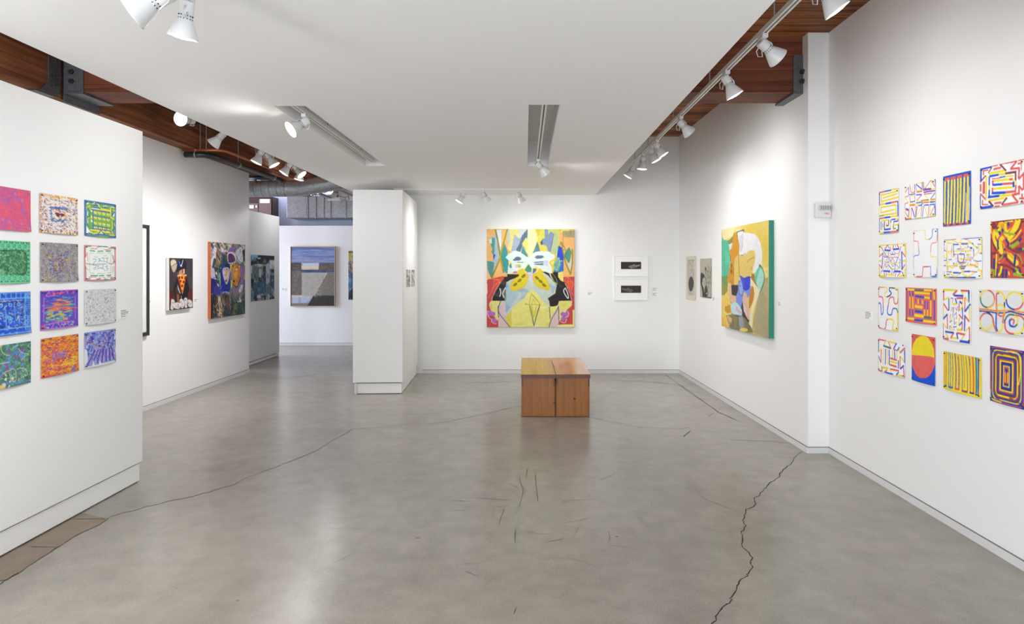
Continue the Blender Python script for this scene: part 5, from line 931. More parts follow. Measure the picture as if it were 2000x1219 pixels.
def dFalls(a):
    a.poly((150,196,224), "50,80 210,85 200,160 90,200"); a.poly((40,42,46), "50,250 130,180 200,150 215,90 565,115 565,205 470,200 400,290 250,290 130,300 50,310"); a.blot((110,150,164), 7, 5, .5, .7, "100,150 480,130 460,260 120,290", False); a.ell((210,226,232), 235, 165, 40, 14)
    a.poly((216,216,222), "130,300 250,285 330,310 325,350 140,350"); a.blot((140,110,80), 6, 5, .5, .6, "130,310 330,310 320,460 140,460", False)
    a.poly((90,120,120), "120,340 225,350 225,640 120,660"); a.poly((44,48,52), "225,560 380,540 378,650 230,690"); a.poly((52,56,60), "320,330 380,340 378,640 320,640"); a.poly((206,210,218), "230,400 290,400 285,580 232,580"); a.line((200,214,220), 14, "305,300 305,960"); a.ell((200,190,70), 355, 322, 28, 13)
    a.poly((196,202,214), "385,290 465,280 465,700 385,720"); a.poly((226,228,232), "465,205 565,210 565,400 470,400"); a.poly((40,42,44), "490,410 560,400 550,480 495,470"); a.poly((60,90,104), "470,540 560,540 560,830 470,760"); a.line((40,42,46), 9, "552,460 552,830"); a.line((60,60,66), 8, "440,620 440,720"); a.line((70,72,78), 9, "470,560 470,740")
    a.poly((68,96,128), "120,690 385,650 385,900 300,960 100,960 95,720"); a.poly((60,120,140), "230,700 380,680 385,900 250,960", al=.7); a.poly((38,40,44), "55,600 120,620 110,800 60,820"); a.line((44,46,50), 14, "90,380 92,640"); a.poly((90,150,170), "55,860 120,880 110,960 60,1095"); a.poly((214,216,222), "60,330 85,330 85,480 62,490")
    a.blot((40,42,46), 8, 8, .5, .8, "385,780 520,830 545,1040 380,1020", False); a.blot((220,222,228), 8, 8, .48, .85, "110,930 560,950 560,1050 110,1090", False); a.blot((30,32,36), 10, 8, .6, .9, "110,960 560,980 560,1050 110,1090", False); a.poly((150,190,206), "490,830 565,830 560,1000 520,960"); a.ell((226,228,232), 240, 990, 50, 40); a.poly((28,28,32), "460,1020 550,1010 550,1040 470,1050")
    a.dash(160, [(60,66,72),(200,208,216),(96,130,150),(40,42,46)], (.03, .1), .018, (0, .25, 1, .98), ang=1.57, ja=.2, al=.8); a.grain(9, 40, 60)
canvas('far_panel', (485, 490, 11.08), [(52,78),(565,112),(560,1040),(55,1095)], dFalls,
 'unframed dark blue, black and white brushy painting of dripping columns', .012, M['edgew'], 'canvas_edge', (120,140,150), 170)

def dSea(a):
    a.poly((112,134,184), "110,65 890,65 890,345 110,345"); a.dash(260, [(96,118,172),(140,160,206),(120,142,192),(156,172,212)], (.15, .5), .008, (0, 0, 1, .26), ja=.02); a.poly((150,168,214), "110,285 890,285 890,345 110,345", al=.6); a.line((200,150,180), 5, "120,268 885,266"); a.line((206,140,150), 4, "190,284 700,282"); a.poly((90,110,160), "110,65 890,65 890,110 110,110", al=.4)
    a.poly((92,84,78), "110,345 305,345 305,490 110,495"); a.poly((104,94,86), "610,345 890,345 890,490 600,490"); a.poly((206,216,234), "303,352 618,350 606,466 305,466"); a.poly((238,222,170), "303,420 612,415 606,462 305,466"); a.line((232,110,70), 6, "303,349 618,349"); a.line((240,190,120), 7, "305,447 608,445"); a.poly((70,90,140), "308,470 600,468 600,490 890,490 890,512 308,522"); a.dash(30, [(60,76,120),(90,110,160)], (.1, .2), .01, (.25, .39, 1, .43), ja=.02)
    a.poly((124,112,104), "110,490 305,490 310,918 110,920"); a.poly((186,182,172), "310,522 760,522 520,930 440,1060 120,1060 120,925 310,920"); a.poly((134,126,116), "762,520 890,515 890,922 525,922"); a.poly((206,200,182), "748,522 766,522 530,935 512,935"); a.poly((58,56,56), "520,925 892,922 892,1104 412,1108")
    a.poly((160,176,204), "120,950 500,940 440,1060 120,1062"); a.poly((214,206,192), "120,925 310,920 500,935 470,965 120,955"); a.blot((206,216,230), 10, 8, .5, .6, "120,950 490,945 440,1060 120,1062", False); a.poly((146,132,120), "120,1062 440,1062 412,1110 120,1110")
    a.dash(500, [(90,84,78),(150,142,132),(110,100,94)], (.02, .06), .005, (0, .42, .25, .8), ja=1.2, al=.5); a.dash(500, [(160,156,146),(204,200,190)], (.02, .06), .005, (.27, .46, .7, .85), ja=1.2, al=.5); a.dash(300, [(110,102,92),(160,150,138)], (.02, .06), .005, (.72, .5, 1, .8), ja=1.2, al=.4); a.dash(200, [(70,62,58),(124,114,106)], (.02, .08), .006, (0, .28, .24, .4), ja=.5, al=.5); a.dash(200, [(80,72,66),(130,120,110)], (.02, .08), .006, (.68, .28, 1, .4), ja=.5, al=.5)
    a.grain(7, 60, 60)
t, tl, uv, nv, W, H = canvas('far', (555, 475, 9.03), [(118,72),(884,68),(890,1104),(122,1108)], dSea,
 'geometric seascape painting in blue, grey and black with thin wooden frame', .04, None, '', (150,150,150), 140)
ctr = Vector(t.location); bm = bmesh.new(); fw = .012
for a_, b_, c_, d_ in ((-fw, 0, -fw, H+fw), (W, W+fw, -fw, H+fw), (0, W, -fw, 0), (0, W, H, H+fw)): bbox(bm, a_-W/2, b_-W/2, .0, .045, H/2-d_, H/2-c_)
fr = obj('frame', bm, M['framewood'], t, bevel=.001); fr['label'] = 'thin pale wooden frame'; fr.location = (0, -.008, 0)
def dSide(a):
    a.poly((196,176,90), "1130,130 1400,130 1400,300 1130,300"); a.dash(160, [(170,150,60),(120,96,70),(206,196,150),(90,80,120)], (.06, .2), .02, (0, 0, 1, .5), ang=1.57, ja=.15); a.dash(160, [(70,110,160),(90,140,170),(60,80,110),(150,170,180)], (.06, .2), .024, (0, .5, 1, .8), ang=1.57, ja=.15); a.dash(90, [(34,36,44),(50,60,80)], (.06, .16), .03, (0, .82, 1, 1), ang=1.57, ja=.15); a.blot((110,90,60), 6, 3, .5, .7, "1130,130 1400,130 1400,180 1130,180", False)
canvas('far', (555, 475, 9.03), [(1132,138),(1560,138),(1560,998),(1132,998)], dSide,
 'ochre to blue vertical streaked painting partly hidden behind the tall partition', .035, M['frameblk'], 'canvas_edge', (170,170,150), 110)

# two prints on the long right-hand wall
def dLeaf(a):
    a.poly((200,194,180), "140,205 290,190 295,970 145,960"); a.blot((176,168,152), 5, 9, .5, .5, "140,205 290,190 295,970 145,960", False); a.poly((160,152,138), "145,205 288,190 288,206 145,220")
    a.poly((58,54,56), "222,555 255,590 278,690 262,800 240,868 195,868 172,790 168,680 190,590", True); a.line((110,104,104), 6, "215,600 205,720 212,840", True); a.line((100,96,96), 5, "235,620 245,720 228,850", True); a.line((70,64,62), 6, "208,552 200,520 200,470", True); a.grain(6)
paper('rear', (1330, 490, 11.08), [(110,130),(325,105),(325,1080),(110,1045)], dLeaf, 'tall cream print of a dark seed-shaped form, beside the back corner', bg=(222,212,192), curl=.004, name='pinned_print', pin=PINM2, res=170)
def dInk(a):
    a.blot((172,168,150), 4, 5, .5, .5); a.poly((50,48,50), "432,500 462,485 500,520 515,570 480,600 470,660 460,720 500,830 510,900 560,870 590,930 560,1000 480,990 470,900 445,780 425,690", True); a.poly((52,50,52), "525,790 548,745 575,800 580,900 520,900", True); a.line((40,38,40), 12, "470,480 500,560 540,590", True); a.line((60,58,58), 9, "545,340 540,420 555,520 560,700 560,800", True); a.ell((50,48,50), 540, 395, 14, 40)
    a.dash(150, [(80,78,74),(120,116,106),(60,58,56)], (.03, .1), .012, (.4, .2, 1, .95), ang=1.2, ja=.6, curve=.4, al=.7); a.ell((226,226,220), 565, 925, 12, 14); a.poly((60,58,56), "470,985 660,1000 662,1022 470,1000"); a.line((90,86,80), 12, "655,180 655,1010"); a.grain(10, 30, 40)
paper('rear', (1330, 490, 11.08), [(412,175),(663,160),(663,1025),(412,1000)], dInk, 'grey ink print of smoky dark branches, nearest the large teal-edged painting', bg=(186,182,164), curl=.006, name='pinned_print', pins=False, res=190)
# two small prints on the side of the tall partition
def dSm(seed):
    def f(a):
        a.blot((120,120,112), 5, 6, .5, .7); a.blot((70,70,66), 6, 8, .62, .8); a.dash(40, [(90,90,84),(226,226,220)], (.05, .2), .02, ang=1.2, ja=.6)
        if seed == 1: a.line((60,60,54), 14, [(.04, 0), (.04, 1)], unit=True)
        else: a.poly((130,130,122), [(0,0),(1,0),(1,.14),(0,.14)], unit=True)
    return f
paper('box', (780, 510, 17.42), [(250,292),(378,290),(372,868),(252,882)], dSm(1), 'small grey print with a dark left edge on the tall partition', bg=(206,206,198), curl=.002, name='pinned_print', pins=False, res=170, seed=3)
paper('box', (780, 510, 17.42), [(420,300),(520,300),(518,850),(420,856)], dSm(2), 'small grey print with a dark top block on the tall partition', bg=(212,212,204), curl=.002, name='pinned_print', pins=False, res=170, seed=4)

# two white framed fish prints on the back wall
def fishprint(q, dark, flip, label):
    tl, uv, nv, W, H = rect('back', q, .022); ctr = tl+uv*W/2-Vector((0, 0, H/2)); t = thing('framed_print', ctr, label, 'print')
    bm = bmesh.new(); bbox(bm, -W/2, W/2, .004, .021, -H/2, H/2); obj('mount_board', bm, M['mount'], t, bevel=.001)
    bm = bmesh.new(); e = .009
    for x0, x1, z0, z1 in ((-W/2-e, -W/2, -H/2-e, H/2+e), (W/2, W/2+e, -H/2-e, H/2+e), (-W/2, W/2, -H/2-e, -H/2), (-W/2, W/2, H/2, H/2+e)): bbox(bm, x0, x1, -.004, .021, z0, z1)
    obj('frame', bm, M['mount'], t, bevel=.001)
    tl2, uv2, nv2, W2, H2 = rect('back', dark, .0225)
    a = Art(W2, H2, (52,48,50), 260, seed=9); a.qh = 1.0
    L = (206,190,186) if flip else (150,142,120)
    def X(p): return [((1-u if not flip else u), v) for u, v in p]
    a.line(L, .045, X([(.40,.66),(.5,.52),(.7,.48),(.86,.5),(.93,.36),(.92,.62),(.86,.56),(.75,.72),(.55,.84),(.42,.74),(.40,.66)]), unit=True); a.line(L, .035, X([(.46,.72),(.62,.64),(.84,.54)]), unit=True)
    for k in range(7): a.line(L, .03, X([(.5+k*.05,.52),(.52+k*.05,.72-k*.02)]), unit=True)
    a.line(L, .04, X([(.6,.5),(.64,.36),(.7,.46)]), unit=True); a.line(L, .035, X([(.5,.84),(.54,.94)]), unit=True); a.line((90,84,84), .015, [(0,.96),(1,.94)], unit=True); a.grain(5)
    o = picture('fish_print', a, tl2, uv2, nv2, W2, H2, .002, loc=ctr); o.parent = t
fishprint([(1200,500.5),(1264,500.5),(1264,538.5),(1200,538.5)], [(1212.9,511.6),(1252,511.6),(1252,525.7),(1212.9,525.7)], True, 'white framed black print of a pale fish, upper of the pair on the back wall')
fishprint([(1200,545.5),(1264,545.5),(1264,585),(1200,585)], [(1212.9,558),(1252,558),(1252,572),(1212.9,572)], False, 'white framed black print of a dim fish, lower of the pair on the back wall')

# black framed drawing on the left wall, half hidden by the near partition
X = XL+.03; y1 = X*F/(291.5-VX); y0 = y1-.98; z1, z0 = CH+(528-440)*y1/F, CH-(655-528)*y1/F
t = thing('framed_drawing', (X, (y0+y1)/2, (z0+z1)/2), 'tall black framed pencil drawing half hidden behind the near partition', 'drawing')
bm = bmesh.new(); hw, hh, fw = (y1-y0)/2, (z1-z0)/2, .034
for a_, b_, c_, d_ in ((-hw, -hw+fw, -hh, hh), (hw-fw, hw, -hh, hh), (-hw+fw, hw-fw, -hh, -hh+fw), (-hw+fw, hw-fw, hh-fw, hh)): bbox(bm, -.029, .004, a_, b_, c_, d_)
obj('frame', bm, M['frameblk'], t, bevel=.001)
a = Art(2*hw-2*fw, 2*hh-2*fw, (232,232,234), 90, seed=2); a.qh = 1
a.dash(90, [(190,190,192),(206,206,208),(160,160,162)], (.02, .12), .006, (.55, .08, .92, .95), ang=1.4, ja=.5, curve=.5, al=.8); a.dash(40, [(140,140,140)], (.01, .04), .006, (.7, .82, .92, .97), ja=1.2, curve=.6, al=.8)
o = picture('drawing_sheet', a, Vector((X-.008, y0+fw, z1-fw)), Vector((0, 1, 0)), Vector((1, 0, 0)), 2*hw-2*fw, 2*hh-2*fw, .002, loc=t.location); o.parent = t

# ------------------------------------------------------------------ wall labels
def wall_label(wall, x0, x1, y0, y1, label, rows=4, blocks=1):
    tl, uv, nv, W, H = rect(wall, [(x0, y0), (x1, y0), (x1, y1), (x0, y1)], .004); ctr = tl+uv*W/2-Vector((0, 0, H/2)); t = thing('wall_label', ctr, label, 'label')
    def V_(a, b, c): return tl-ctr+uv*a-Vector((0, 0, b))-nv*c
    def slab(bm, a0, a1, b0, b1, c0, c1):
        vv = [bm.verts.new(V_(a, b, c)) for c in (c0, c1) for a, b in ((a0, b0), (a1, b0), (a1, b1), (a0, b1))]
        for f in ((0,1,2,3),(7,6,5,4),(0,4,5,1),(1,5,6,2),(2,6,7,3),(3,7,4,0)): bm.faces.new([vv[i] for i in f])
    bm = bmesh.new(); slab(bm, 0, W, 0, H, 0, .0035); obj('card', bm, M['label'], t)
    bm = bmesh.new(); r = random.Random(x0)
    for k in range(rows):
        b = H*(.12+.76*k/rows); slab(bm, W*.08, W*r.uniform(.4, .9), b, b+H*.30/rows, -.0004, 0)
    obj('print_lines', bm, M['grey'], t)
wall_label('near', 234.5, 253, 603.5, 622, 'white text card beside the third row of partition drawings', 5)
wall_label('left', 289.5-4, 298, 587, 595, 'small white text card beside the tall black frame', 3)
wall_label('left', 379.5, 388, 583.5, 590.5, 'small white text card beside the pizza portrait', 3)
wall_label('right', 1689, 1703, 607, 626, 'white text card left of the bright drawings on the right wall', 6)
wall_label('back', 1147, 1159.5, 570.5, 577.5, 'small white text card beside the large mask painting', 3)
wall_label('back', 1273.5, 1287, 562, 569.5, 'small white text card beside the fish prints, upper of two', 3)
wall_label('back', 1273.5, 1287, 571.5, 579.5, 'small white text card beside the fish prints, lower of two', 3)
wall_label('rear', 1391.5, 1398, 580, 589, 'small white text card beside the smoky ink print', 3)
wall_label('rear', 1519.5, 1526.5, 589, 599.5, 'small white text card beside the teal-edged painting', 3)
wall_label('far', 549.5, 558.5, 562, 568, 'small white text card beside the geometric seascape', 3)

# ------------------------------------------------------------------ fire strobe
t = thing('fire_alarm', (2.43, YP, 1.98), 'white fire strobe with clear lens mounted on the white pilaster', 'alarm')
c = P(1605, 411.5, YP); bx0, bx1, bz0, bz1 = 2.362, 2.487, c.z-.062, c.z+.062
wbox(t, 'back_box', bx0+.004, bx1-.004, YP-.03, YP, bz0+.004, bz1-.004, M['white'], bevel=.004)
wbox(t, 'cover', bx0, bx1, YP-.052, YP-.03, bz0, bz1, M['white'], bevel=.008)
wbox(t, 'strobe_lens', bx0+.024, bx1-.006, YP-.074, YP-.052, bz1-.062, bz1-.026, M['glass'], bevel=.006)
bm = bmesh.new()
for i in range(5): bbox(bm, bx0+.03+i*.018, bx0+.036+i*.018, YP-.0755, YP-.074, bz1-.058, bz1-.03)
part(t, obj('strobe_element', bm, M['grey']))
fc = bpy.data.curves.new('lettering', 'FONT'); fc.body = 'FIRE'; fc.size = .022; fc.extrude = .0004; fc.align_x = 'CENTER'
fo = bpy.data.objects.new('tmp', fc); C.objects.link(fo); bpy.context.view_layer.update(); me = bpy.data.meshes.new_from_object(fo.evaluated_get(bpy.context.evaluated_depsgraph_get())); bpy.data.objects.remove(fo)
me.materials.clear(); me.materials.append(M['red']); fo = bpy.data.objects.new('fire_lettering', me); C.objects.link(fo); fo.parent = t
fo.location = (bx0+.088-t.location.x, YP-.0525-t.location.y, bz0+.026-t.location.z); fo.rotation_euler = (math.pi/2, 0, 0)

# ------------------------------------------------------------------ benches
def bench(x0, x1, yf, label, zt, mark):
    yb = yf+1.15; t = thing('wooden_bench', ((x0+x1)/2, (yf+yb)/2, 0), label, 'bench', None)
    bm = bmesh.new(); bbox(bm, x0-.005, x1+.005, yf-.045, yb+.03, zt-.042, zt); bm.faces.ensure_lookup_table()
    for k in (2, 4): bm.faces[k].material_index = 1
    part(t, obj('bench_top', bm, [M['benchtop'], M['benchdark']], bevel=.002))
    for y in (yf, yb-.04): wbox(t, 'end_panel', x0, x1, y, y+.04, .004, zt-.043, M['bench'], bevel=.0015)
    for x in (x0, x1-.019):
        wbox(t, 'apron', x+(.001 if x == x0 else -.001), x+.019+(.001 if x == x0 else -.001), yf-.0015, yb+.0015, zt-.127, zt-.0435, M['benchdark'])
    for x in (x0+.03, x1-.05): wbox(t, 'foot_pad', x, x+.02, yf+.01, yf+.03, 0, .005, M['pin'])
    bm = bmesh.new()
    for (px, pz, r) in mark:
        tube(bm, [(px, yf-.0012, pz), (px, yf+.001, pz)], r, 9)
    if mark: part(t, obj('knot', bm, M['browndk']))
    return t
bench(-.0405, .302, 6.5, 'wooden block bench, left one of the pair, reflecting yellow from the painting', .4415, [(.295, .145, .009)])
bench(.3165, .659, 6.5, 'wooden block bench, right one of the pair, with a dark knot in its end panel', .443, [(.503, .185, .012), (.352, .425, .004)])

# ------------------------------------------------------------------ track lights
def disc(r, z, n=28):
    bm = bmesh.new(); rings = [(r, 0), (r*.8, -.006), (r*.45, -.011), (.001, -.013)]
    lathe(bm, [(a_, z+b_) for a_, b_ in rings], n, cap=False); return bm
def proto():
    P_ = {}
    bm = bmesh.new(); bbox(bm, -.017, .017, -.04, .04, -.026, .0); bmesh.ops.bevel(bm, geom=bm.edges[:], offset=.003, segments=1, affect='EDGES'); tube(bm, [(0, 0, -.026), (0, 0, -.05)], .009, 10); P_['adapter'] = (bm, M['white'])
    bm = bmesh.new(); tube(bm, [(-.008, .0, .014), (.006, .034, .0), (.008, .036, -.035), (.0, .03, -.06)], .006, 8); tube(bm, [(.0, -.008, .014), (-.03, -.04, .0), (-.04, -.05, -.03), (-.02, -.045, -.045), (-.01, -.03, -.02)], .003, 6); P_['yoke'] = (bm, M['white'])
    bm = bmesh.new(); lathe(bm, [(.01, .026), (.026, .026), (.029, .020), (.029, -.030), (.026, -.034), (.026, -.040), (.029, -.042), (.029, -.050)], 28); P_['lamp_socket'] = (bm, M['white'])
    bm = bmesh.new()
    for z in (-.030, -.043):
        for k in range(14):
            q = 2*math.pi*k/14; tube(bm, [(.0265*math.cos(q), .0265*math.sin(q), z-.003), (.0298*math.cos(q), .0298*math.sin(q), z-.003)], .0028, 5)
    P_['vent_slots'] = (bm, M['bolt'])
    bm = bmesh.new(); lathe(bm, [(.028, -.048), (.033, -.056), (.043, -.078), (.054, -.104), (.0605, -.120), (.062, -.127), (.0595, -.127), (.052, -.106), (.04, -.080), (.028, -.058)], 36, cap=False); P_['reflector_shade'] = (bm, M['white'])
    P_['lamp_lens'] = (disc(.059, -.120), M['lens'])
    D = {}
    for k, (b, m) in P_.items():
        me = bpy.data.meshes.new(k); bmesh.ops.recalc_face_normals(b, faces=b.faces[:]); b.to_mesh(me); b.free(); me.materials.append(m)
        if k in ('lamp_socket', 'reflector_shade', 'lamp_lens', 'yoke'):
            for p in me.polygons: p.use_smooth = True
        D[k] = me
    return D
PR = proto(); LP_ = .127
def lamp(mount, rim, face, label, scale=1.0, power=1.0, group=None):
    """MOUNT: where it clips to the track; RIM: (px, py) of the lamp face; in the photo"""
    mount = Vector(mount); piv = mount-Vector((0, 0, .055*scale)); L = LP_*scale+.0
    r = P(rim[0], rim[1], piv.y); dx, dz = r.x-piv.x, r.z-piv.z; q = math.hypot(dx, dz)
    # FACE: how much of the lit face shows from the room (0 = edge on, 1 = full face, below 0 = turned away)
    best = None; h0 = Vector((dx, 0, dz)).normalized(); v = (piv-Vector((0, 0, CH))).normalized()
    for k in range(-88, 89):
        c_ = h0*math.cos(math.radians(k))+Vector((0, math.sin(math.radians(k)), 0)); e_ = abs(-c_.dot(v)-face)
        if best is None or e_ < best[0]: best = (e_, c_)
    d = best[1]
    t = thing('track_light', mount, label, 'lamp', group)
    rot = (-d).to_track_quat('Z', 'Y')
    for k, me in PR.items():
        o = bpy.data.objects.new(k, me); C.objects.link(o); o.parent = t; o.scale = (scale,)*3
        if k != 'adapter':
            o.location = piv-mount; o.rotation_mode = 'QUATERNION'; o.rotation_quaternion = rot
    l = bpy.data.lights.new('beam', 'SPOT'); l.energy = LAMP*power; l.spot_size = SPOT; l.spot_blend = 1.0; l.shadow_soft_size = .045; l.color = (.985, .985, 1.0)
    lo = bpy.data.objects.new('beam', l); C.objects.link(lo); lo.parent = t; lo.location = piv-mount+d*(L+.012); lo.rotation_mode = 'QUATERNION'; lo.rotation_quaternion = rot
    return t
def track(name_label, a, b, rods=(), rodtop=DECK, w=.036, h=.022):
    """straight lighting track between A and B (centres of its underside)"""
    a, b = Vector(a), Vector(b); t = thing('lighting_track', (a+b)/2, name_label, 'track'); d = (b-a).normalized(); s = Vector((-d.y, d.x, 0))
    def pr(bm, o0, o1, z0, z1):
        vv = [bm.verts.new(p+s*o+Vector((0, 0, z))) for p in (a, b) for o, z in ((o0, z0), (o1, z0), (o1, z1), (o0, z1))]
        for f in ((0,1,2,3),(7,6,5,4),(0,4,5,1),(1,5,6,2),(2,6,7,3),(3,7,4,0)): bm.faces.new([vv[i] for i in f])
    bm = bmesh.new(); pr(bm, -w/2, -w/2+.012, 0, h); pr(bm, w/2-.012, w/2, 0, h); pr(bm, -w/2, w/2, h, h+.006); part(t, obj('rail', bm, M['trackw']))
    bm = bmesh.new(); pr(bm, -w/2+.012, w/2-.012, .006, h); part(t, obj('groove', bm, M['groove']))
    for k in rods:
        p = a.lerp(b, k); bm = bmesh.new(); tube(bm, [(p.x, p.y, p.z+h), (p.x, p.y, rodtop)], .004, 6); part(t, obj('hanger_rod', bm, M['conduit']))
    return t
TRX, TRZ = 1.38, 2.866
ry = lambda px: TRX*F/(px-VX)
track('long suspended white track along the right edge of the dropped ceiling', (TRX, -.8, TRZ), (TRX, 8.25, TRZ), [(ry(px)+.8)/9.05 for px in (1512, 1386, 1315, 1266, 1239.5)]+[.05])
for mx, rim, sg, lab, pw in ((1604, (1632.6, 19), .12, 'white track light on the right track, closest to the top edge', .9), (1490, (1522.9, 110), -.3, 'white track light on the right track in front of the beam bracket', 1.0), (1418, (1428.4, 174), .1, 'white track light with glowing face hanging in front of the wooden beam', .7),
    (1329, (1348, 257.5), -.25, 'white track light on the right track beside the far corner of the roof deck', 1.2), (1283, (1291.5, 297), .12, 'white track light on the right track, upper of an overlapping pair', 1.0), (1272, (1280, 310), .12, 'white track light on the right track, lower of an overlapping pair', 1.0), (1256, (1255, 320), .14, 'white track light on the right track, second from its far end', 1.0), (1236, (1228.5, 341), .08, 'white track light at the far end of the right track', 1.0)):
    lamp((TRX, ry(mx), TRZ), rim, sg, lab, power=pw*.38)
TLX, TLZ = -2.78, 2.80
ly = lambda px: TLX*F/(px-VX)
track('white track above the left aisle, hidden by the dropped ceiling edge', (TLX, 1.0, TLZ), (TLX, 8.9, TLZ), (.1, .5, .9))
track('short white track beyond the round duct in the left aisle', (-3.05, 9.95, 2.80), (-3.05, 11.4, 2.80), (.42, .9))
lamp((-3.05, 10.2, 2.788), (650, 375), .7, 'glowing track light beyond the round duct beside the rectangular duct', power=1.2)
lamp((-3.05, 10.9, 2.788), (668, 389), -.2, 'white track light beyond the round duct, closest to the tall partition edge', power=.8)
for mx, rim, sg, lab, pw in ((373, (358, 246), .8, 'glowing track light facing the room, nearest in the left aisle', 1.0), (435, (416.7, 280.5), -.2, 'white track light hanging in front of the dark girder, second in the left aisle', 1.0), (511, (503, 315), .12, 'white track light with thin lit rim, third in the left aisle', 1.0), (524, (539, 329), .25, 'track light tilted to the right, fourth in the left aisle', .8), (566, (556.7, 337), .12, 'track light tilted left over the pipes, fifth in the left aisle', 1.0), (577, (590.5, 342), .4, 'track light tilted right before the round duct', .8), (588, (584, 350), .1, 'track light with lit rim just before the round duct', .8)):
    lamp((TLX, ly(mx), TLZ), rim, sg, lab, power=pw*1.25)
S1X, SZ = -1.585, 2.622
track('white track recessed in the left ceiling slot', (S1X, 4.28, SZ), (S1X, 6.6, SZ), (.35, .8), DZ+.26)
lamp((S1X, 4.57, SZ), (571, 260.7), .42, 'glowing track light hanging from the left ceiling slot', power=.7)
track('white track recessed in the ceiling slot above the bench', (.13, 4.25, SZ), (.13, 6.5, SZ), (.3, .7), DZ+.26)
lamp((.13, 6.42, SZ), (1067, 338), -.25, 'white track light at the far end of the right ceiling slot', power=.9)
track('short white track under the dropped ceiling at the top left', (-1.345, .8, 2.518), (-1.25, 2.385, 2.518), (.3, .9), DZ)
lamp((-1.262, 2.225, 2.517), (236, 46), -.08, 'large white track light at the top left, pointing down left', power=1.1)
lamp((-1.25, 2.345, 2.517), (356, 54), .1, 'large white track light at the top left with lit rim, pointing down', scale=.86, power=.9)
track('white track fixed under the dropped ceiling near the back wall', (-1.75, 8.47, DZ-.029), (.20, 8.47, DZ-.029))
for mx, rim, sg, lab in ((905, (899.5, 389), .12, 'white track light on the back track, closest to the tall partition'), (944, (951, 390), -.12, 'white track light on the back track, middle of the three'), (1012, (1018.5, 391), -.12, 'white track light on the back track, nearest its right end')):
    lamp(((mx-VX)*8.47/F, 8.47, DZ-.03), rim, sg, lab, scale=.92, power=.75 if mx == 905 else .6)

# ------------------------------------------------------------------ pipes and ducts beyond the left aisle
t = thing('copper_pipe', (-3.55, 7.52, 2.92), 'copper sprinkler pipe turning along the dark girder above the left aisle', 'pipe')
bm = bmesh.new(); tube(bm, [(XL, 7.52, 2.925), (-3.62, 7.50, 2.92), (-3.56, 7.56, 2.918), (-3.55, 7.7, 2.917), (-3.55, 12.0, 2.915)], .017, 12); part(t, obj('pipe_run', bm, M['copper'], smooth=True))
for x, y in ((-3.90, 7.51), (-3.55, 8.35), (-3.55, 9.4)):
    bm = bmesh.new(); tube(bm, [(x, y, 2.90), (x, y, 2.95)], .024, 12); part(t, obj('coupling', bm, M['copper'], smooth=True))
for x, y in ((-3.84, 7.50), (-3.55, 8.35), (-3.55, 9.4), (-3.55, 11.0)):
    bm = bmesh.new(); tube(bm, [(x, y, 2.92), (x, y, DECK)], .004, 6); part(t, obj('hanger_rod', bm, M['conduit']))
t = thing('black_pipe', (-3.73, 7.52, 2.87), 'thick black insulated pipe running below the copper pipe', 'pipe')
bm = bmesh.new(); tube(bm, [(-4.02, 7.50, 2.868), (-3.80, 7.50, 2.866), (-3.72, 7.60, 2.86), (-3.69, 7.8, 2.855), (-3.69, 9.6, 2.86)], .036, 14); part(t, obj('pipe_run', bm, M['black'], smooth=True))
for p0, p1 in (((-3.90, 7.50, 2.867), (-3.885, 7.50, 2.867)), ((-3.69, 8.15, 2.856), (-3.69, 8.17, 2.856)), ((-3.69, 9.3, 2.858), (-3.69, 9.32, 2.858))):
    bm = bmesh.new(); tube(bm, [p0, p1], .041, 14); part(t, obj('pipe_clamp', bm, M['conduit']))
for x, y in ((-3.77, 7.50), (-3.69, 8.16), (-3.69, 9.31)):
    bm = bmesh.new(); tube(bm, [(x, y, 2.9), (x, y, DECK)], .004, 6); part(t, obj('hanger_rod', bm, M['conduit']))
t = thing('black_pipe', (-4.1, 9.7, 2.86), 'short black branch pipe poking past the end of the left wall', 'pipe')
bm = bmesh.new(); tube(bm, [(-4.16, 9.5, 2.885), (-3.92, 9.5, 2.885), (-3.84, 9.5, 2.88), (-3.745, 9.5, 2.865)], .033, 14); part(t, obj('pipe_run', bm, M['black'], smooth=True))
bm = bmesh.new(); tube(bm, [(-4.04, 9.5, 2.885), (-4.04, 9.5, 2.80)], .018, 10); part(t, obj('drop_stub', bm, M['black']))
t = thing('conduit_pipe', (-3.73, 11.2, 2.88), 'silver conduit running beside the copper pipe beyond the round duct', 'pipe')
bm = bmesh.new(); tube(bm, [(-3.73, 9.98, 2.88), (-3.73, 12.085, 2.885)], .028, 12); part(t, obj('pipe_run', bm, M['conduit'], smooth=True))
# spiral duct
t = thing('round_duct', (-4.3, 9.79, 2.76), 'shiny galvanised round spiral duct crossing above the end of the left aisle', 'duct')
DYY = 9.79; cl = [Vector((-6.2, DYY, 2.758)), Vector((-3.62, DYY, 2.758)), Vector((-3.5, DYY, 2.763)), Vector((-3.38, DYY-.02, 2.775)), Vector((-2.9, DYY-.1, 2.845)), Vector((-2.3, DYY-.1, 2.93)), Vector((-1.8, DYY-.1, 2.96))]
bm = bmesh.new(); tube(bm, cl, .126, 36); part(t, obj('duct_tube', bm, M['galv'], smooth=True))
def seams(p0, p1, n):
    bm = bmesh.new()
    for i in range(n):
        c_ = p0.lerp(p1, (i+.5)/n); d = (p1-p0).normalized(); tube(bm, [c_-d*.003, c_+d*.003], .1275, 36)
    return bm
part(t, obj('spiral_seam', seams(cl[0], cl[1], 22), M['steel'])); part(t, obj('spiral_seam', seams(cl[3], cl[5], 10), M['steel']))
for x in (-4.95, -4.2):
    bm = bmesh.new(); tube(bm, [(x, 9.79, 2.88), (x, 9.79, DECK)], .006, 6); part(t, obj('hanger_rod', bm, M['conduit']))
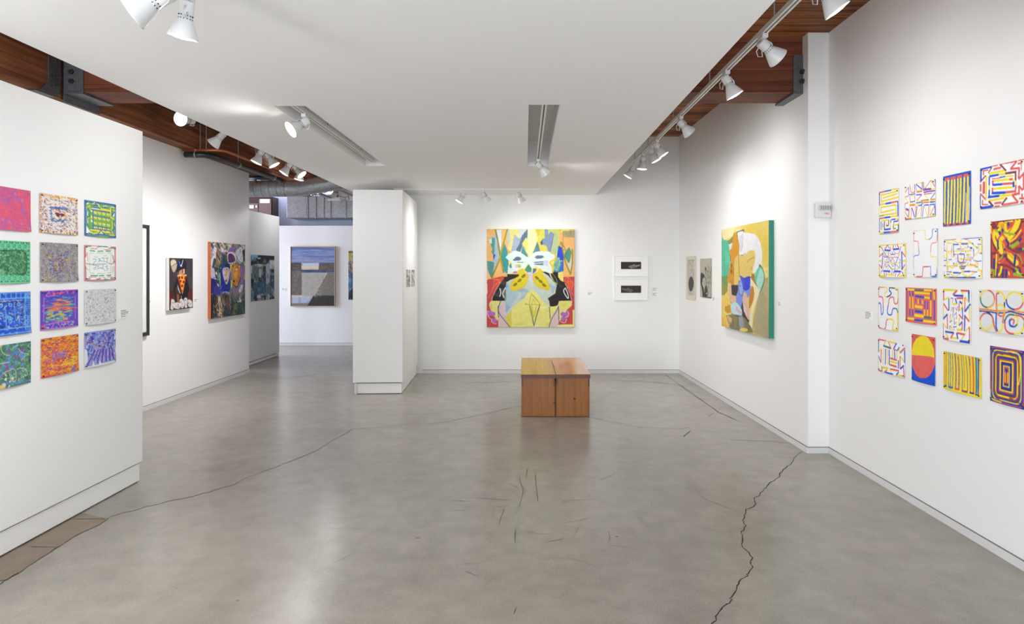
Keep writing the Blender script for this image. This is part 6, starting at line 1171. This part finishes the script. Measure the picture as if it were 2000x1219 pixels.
t = thing('rectangular_duct', (-4.1, 13.2, 2.56), 'galvanised rectangular duct resting above the white far gallery wall', 'duct')
y = 12.97; x0 = (560-VX)*y/F; zt, zb = CH+(528-382.5)*y/F, CH-(425.5-528)*y/F
wbox(t, 'duct_body', x0, -2.6, y, 13.58, zb, zt, M['galv'], bevel=.004)
for px in (600.5, 616.5, 632, 645, 675):
    xx = (px-VX)*y/F; wbox(t, 'standing_seam', xx-.009, xx+.009, y-.014, y, zb-.01, zt+.01, M['galv'])
wbox(t, 'access_panel', x0+.02, (598-VX)*y/F, y-.006, y, zb+.03, zt-.14, M['galv'])
xx = (589-VX)*y/F; wbox(t, 'damper_box', xx, xx+.18, y-.05, y+.2, zt-.02, zt+.17, M['steel'])
# brown cabinet high on the far wall
y = 13.3; x0, x1 = -5.82, (533-VX)*y/F
t = thing('electrical_cabinet', ((x0+x1)/2, y, 2.0), 'brown steel cabinet with white notice high beyond the left wall', 'cabinet')
wbox(t, 'cabinet_body', x0-.5, x1, y, 13.595, 0.0, 3.04, M['browndk'])
xs_ = (505.5-VX)*y/F
wbox(t, 'cabinet_door', xs_+.006, x1-.03, y-.02, y, 1.0, 2.99, M['brown'], bevel=.003); wbox(t, 'cabinet_door', x0-.45, xs_-.006, y-.02, y, 1.0, 2.90, M['brown'], bevel=.003)
a0, a1 = P(508.5, 389, y), P(527.5, 397, y); wbox(t, 'notice_sheet', a0.x, a1.x, y-.023, y-.02, a1.z, a0.z, M['label'])
a0, a1 = P(488.5, 401, y), P(497, 407.5, y); wbox(t, 'switch_plate', a0.x, a1.x, y-.035, y-.02, a1.z, a0.z, M['label'], bevel=.002)
a0, a1 = P(500, 401.5, y), P(503.5, 406, y); wbox(t, 'switch_plate', a0.x, a1.x, y-.03, y-.02, a1.z, a0.z, M['label'], bevel=.002)
t = thing('junction_box', (-3.7, 12.1, 2.95), 'grey conduit box with two dark knobs at the far wall beside the glowing lamp', 'box')
y = 12.08; a0, a1 = P(640, 366, y), P(690, 394, y); wbox(t, 'box_body', a0.x, a1.x, y, y+.018, a1.z+.02, DECK-.005, M['trackw'])
for py in (376, 384):
    q = P(659.5, py, y); bm = bmesh.new(); tube(bm, [(q.x, y-.02, q.z), (q.x, y, q.z)], .012, 10); part(t, obj('knob', bm, M['bolt']))
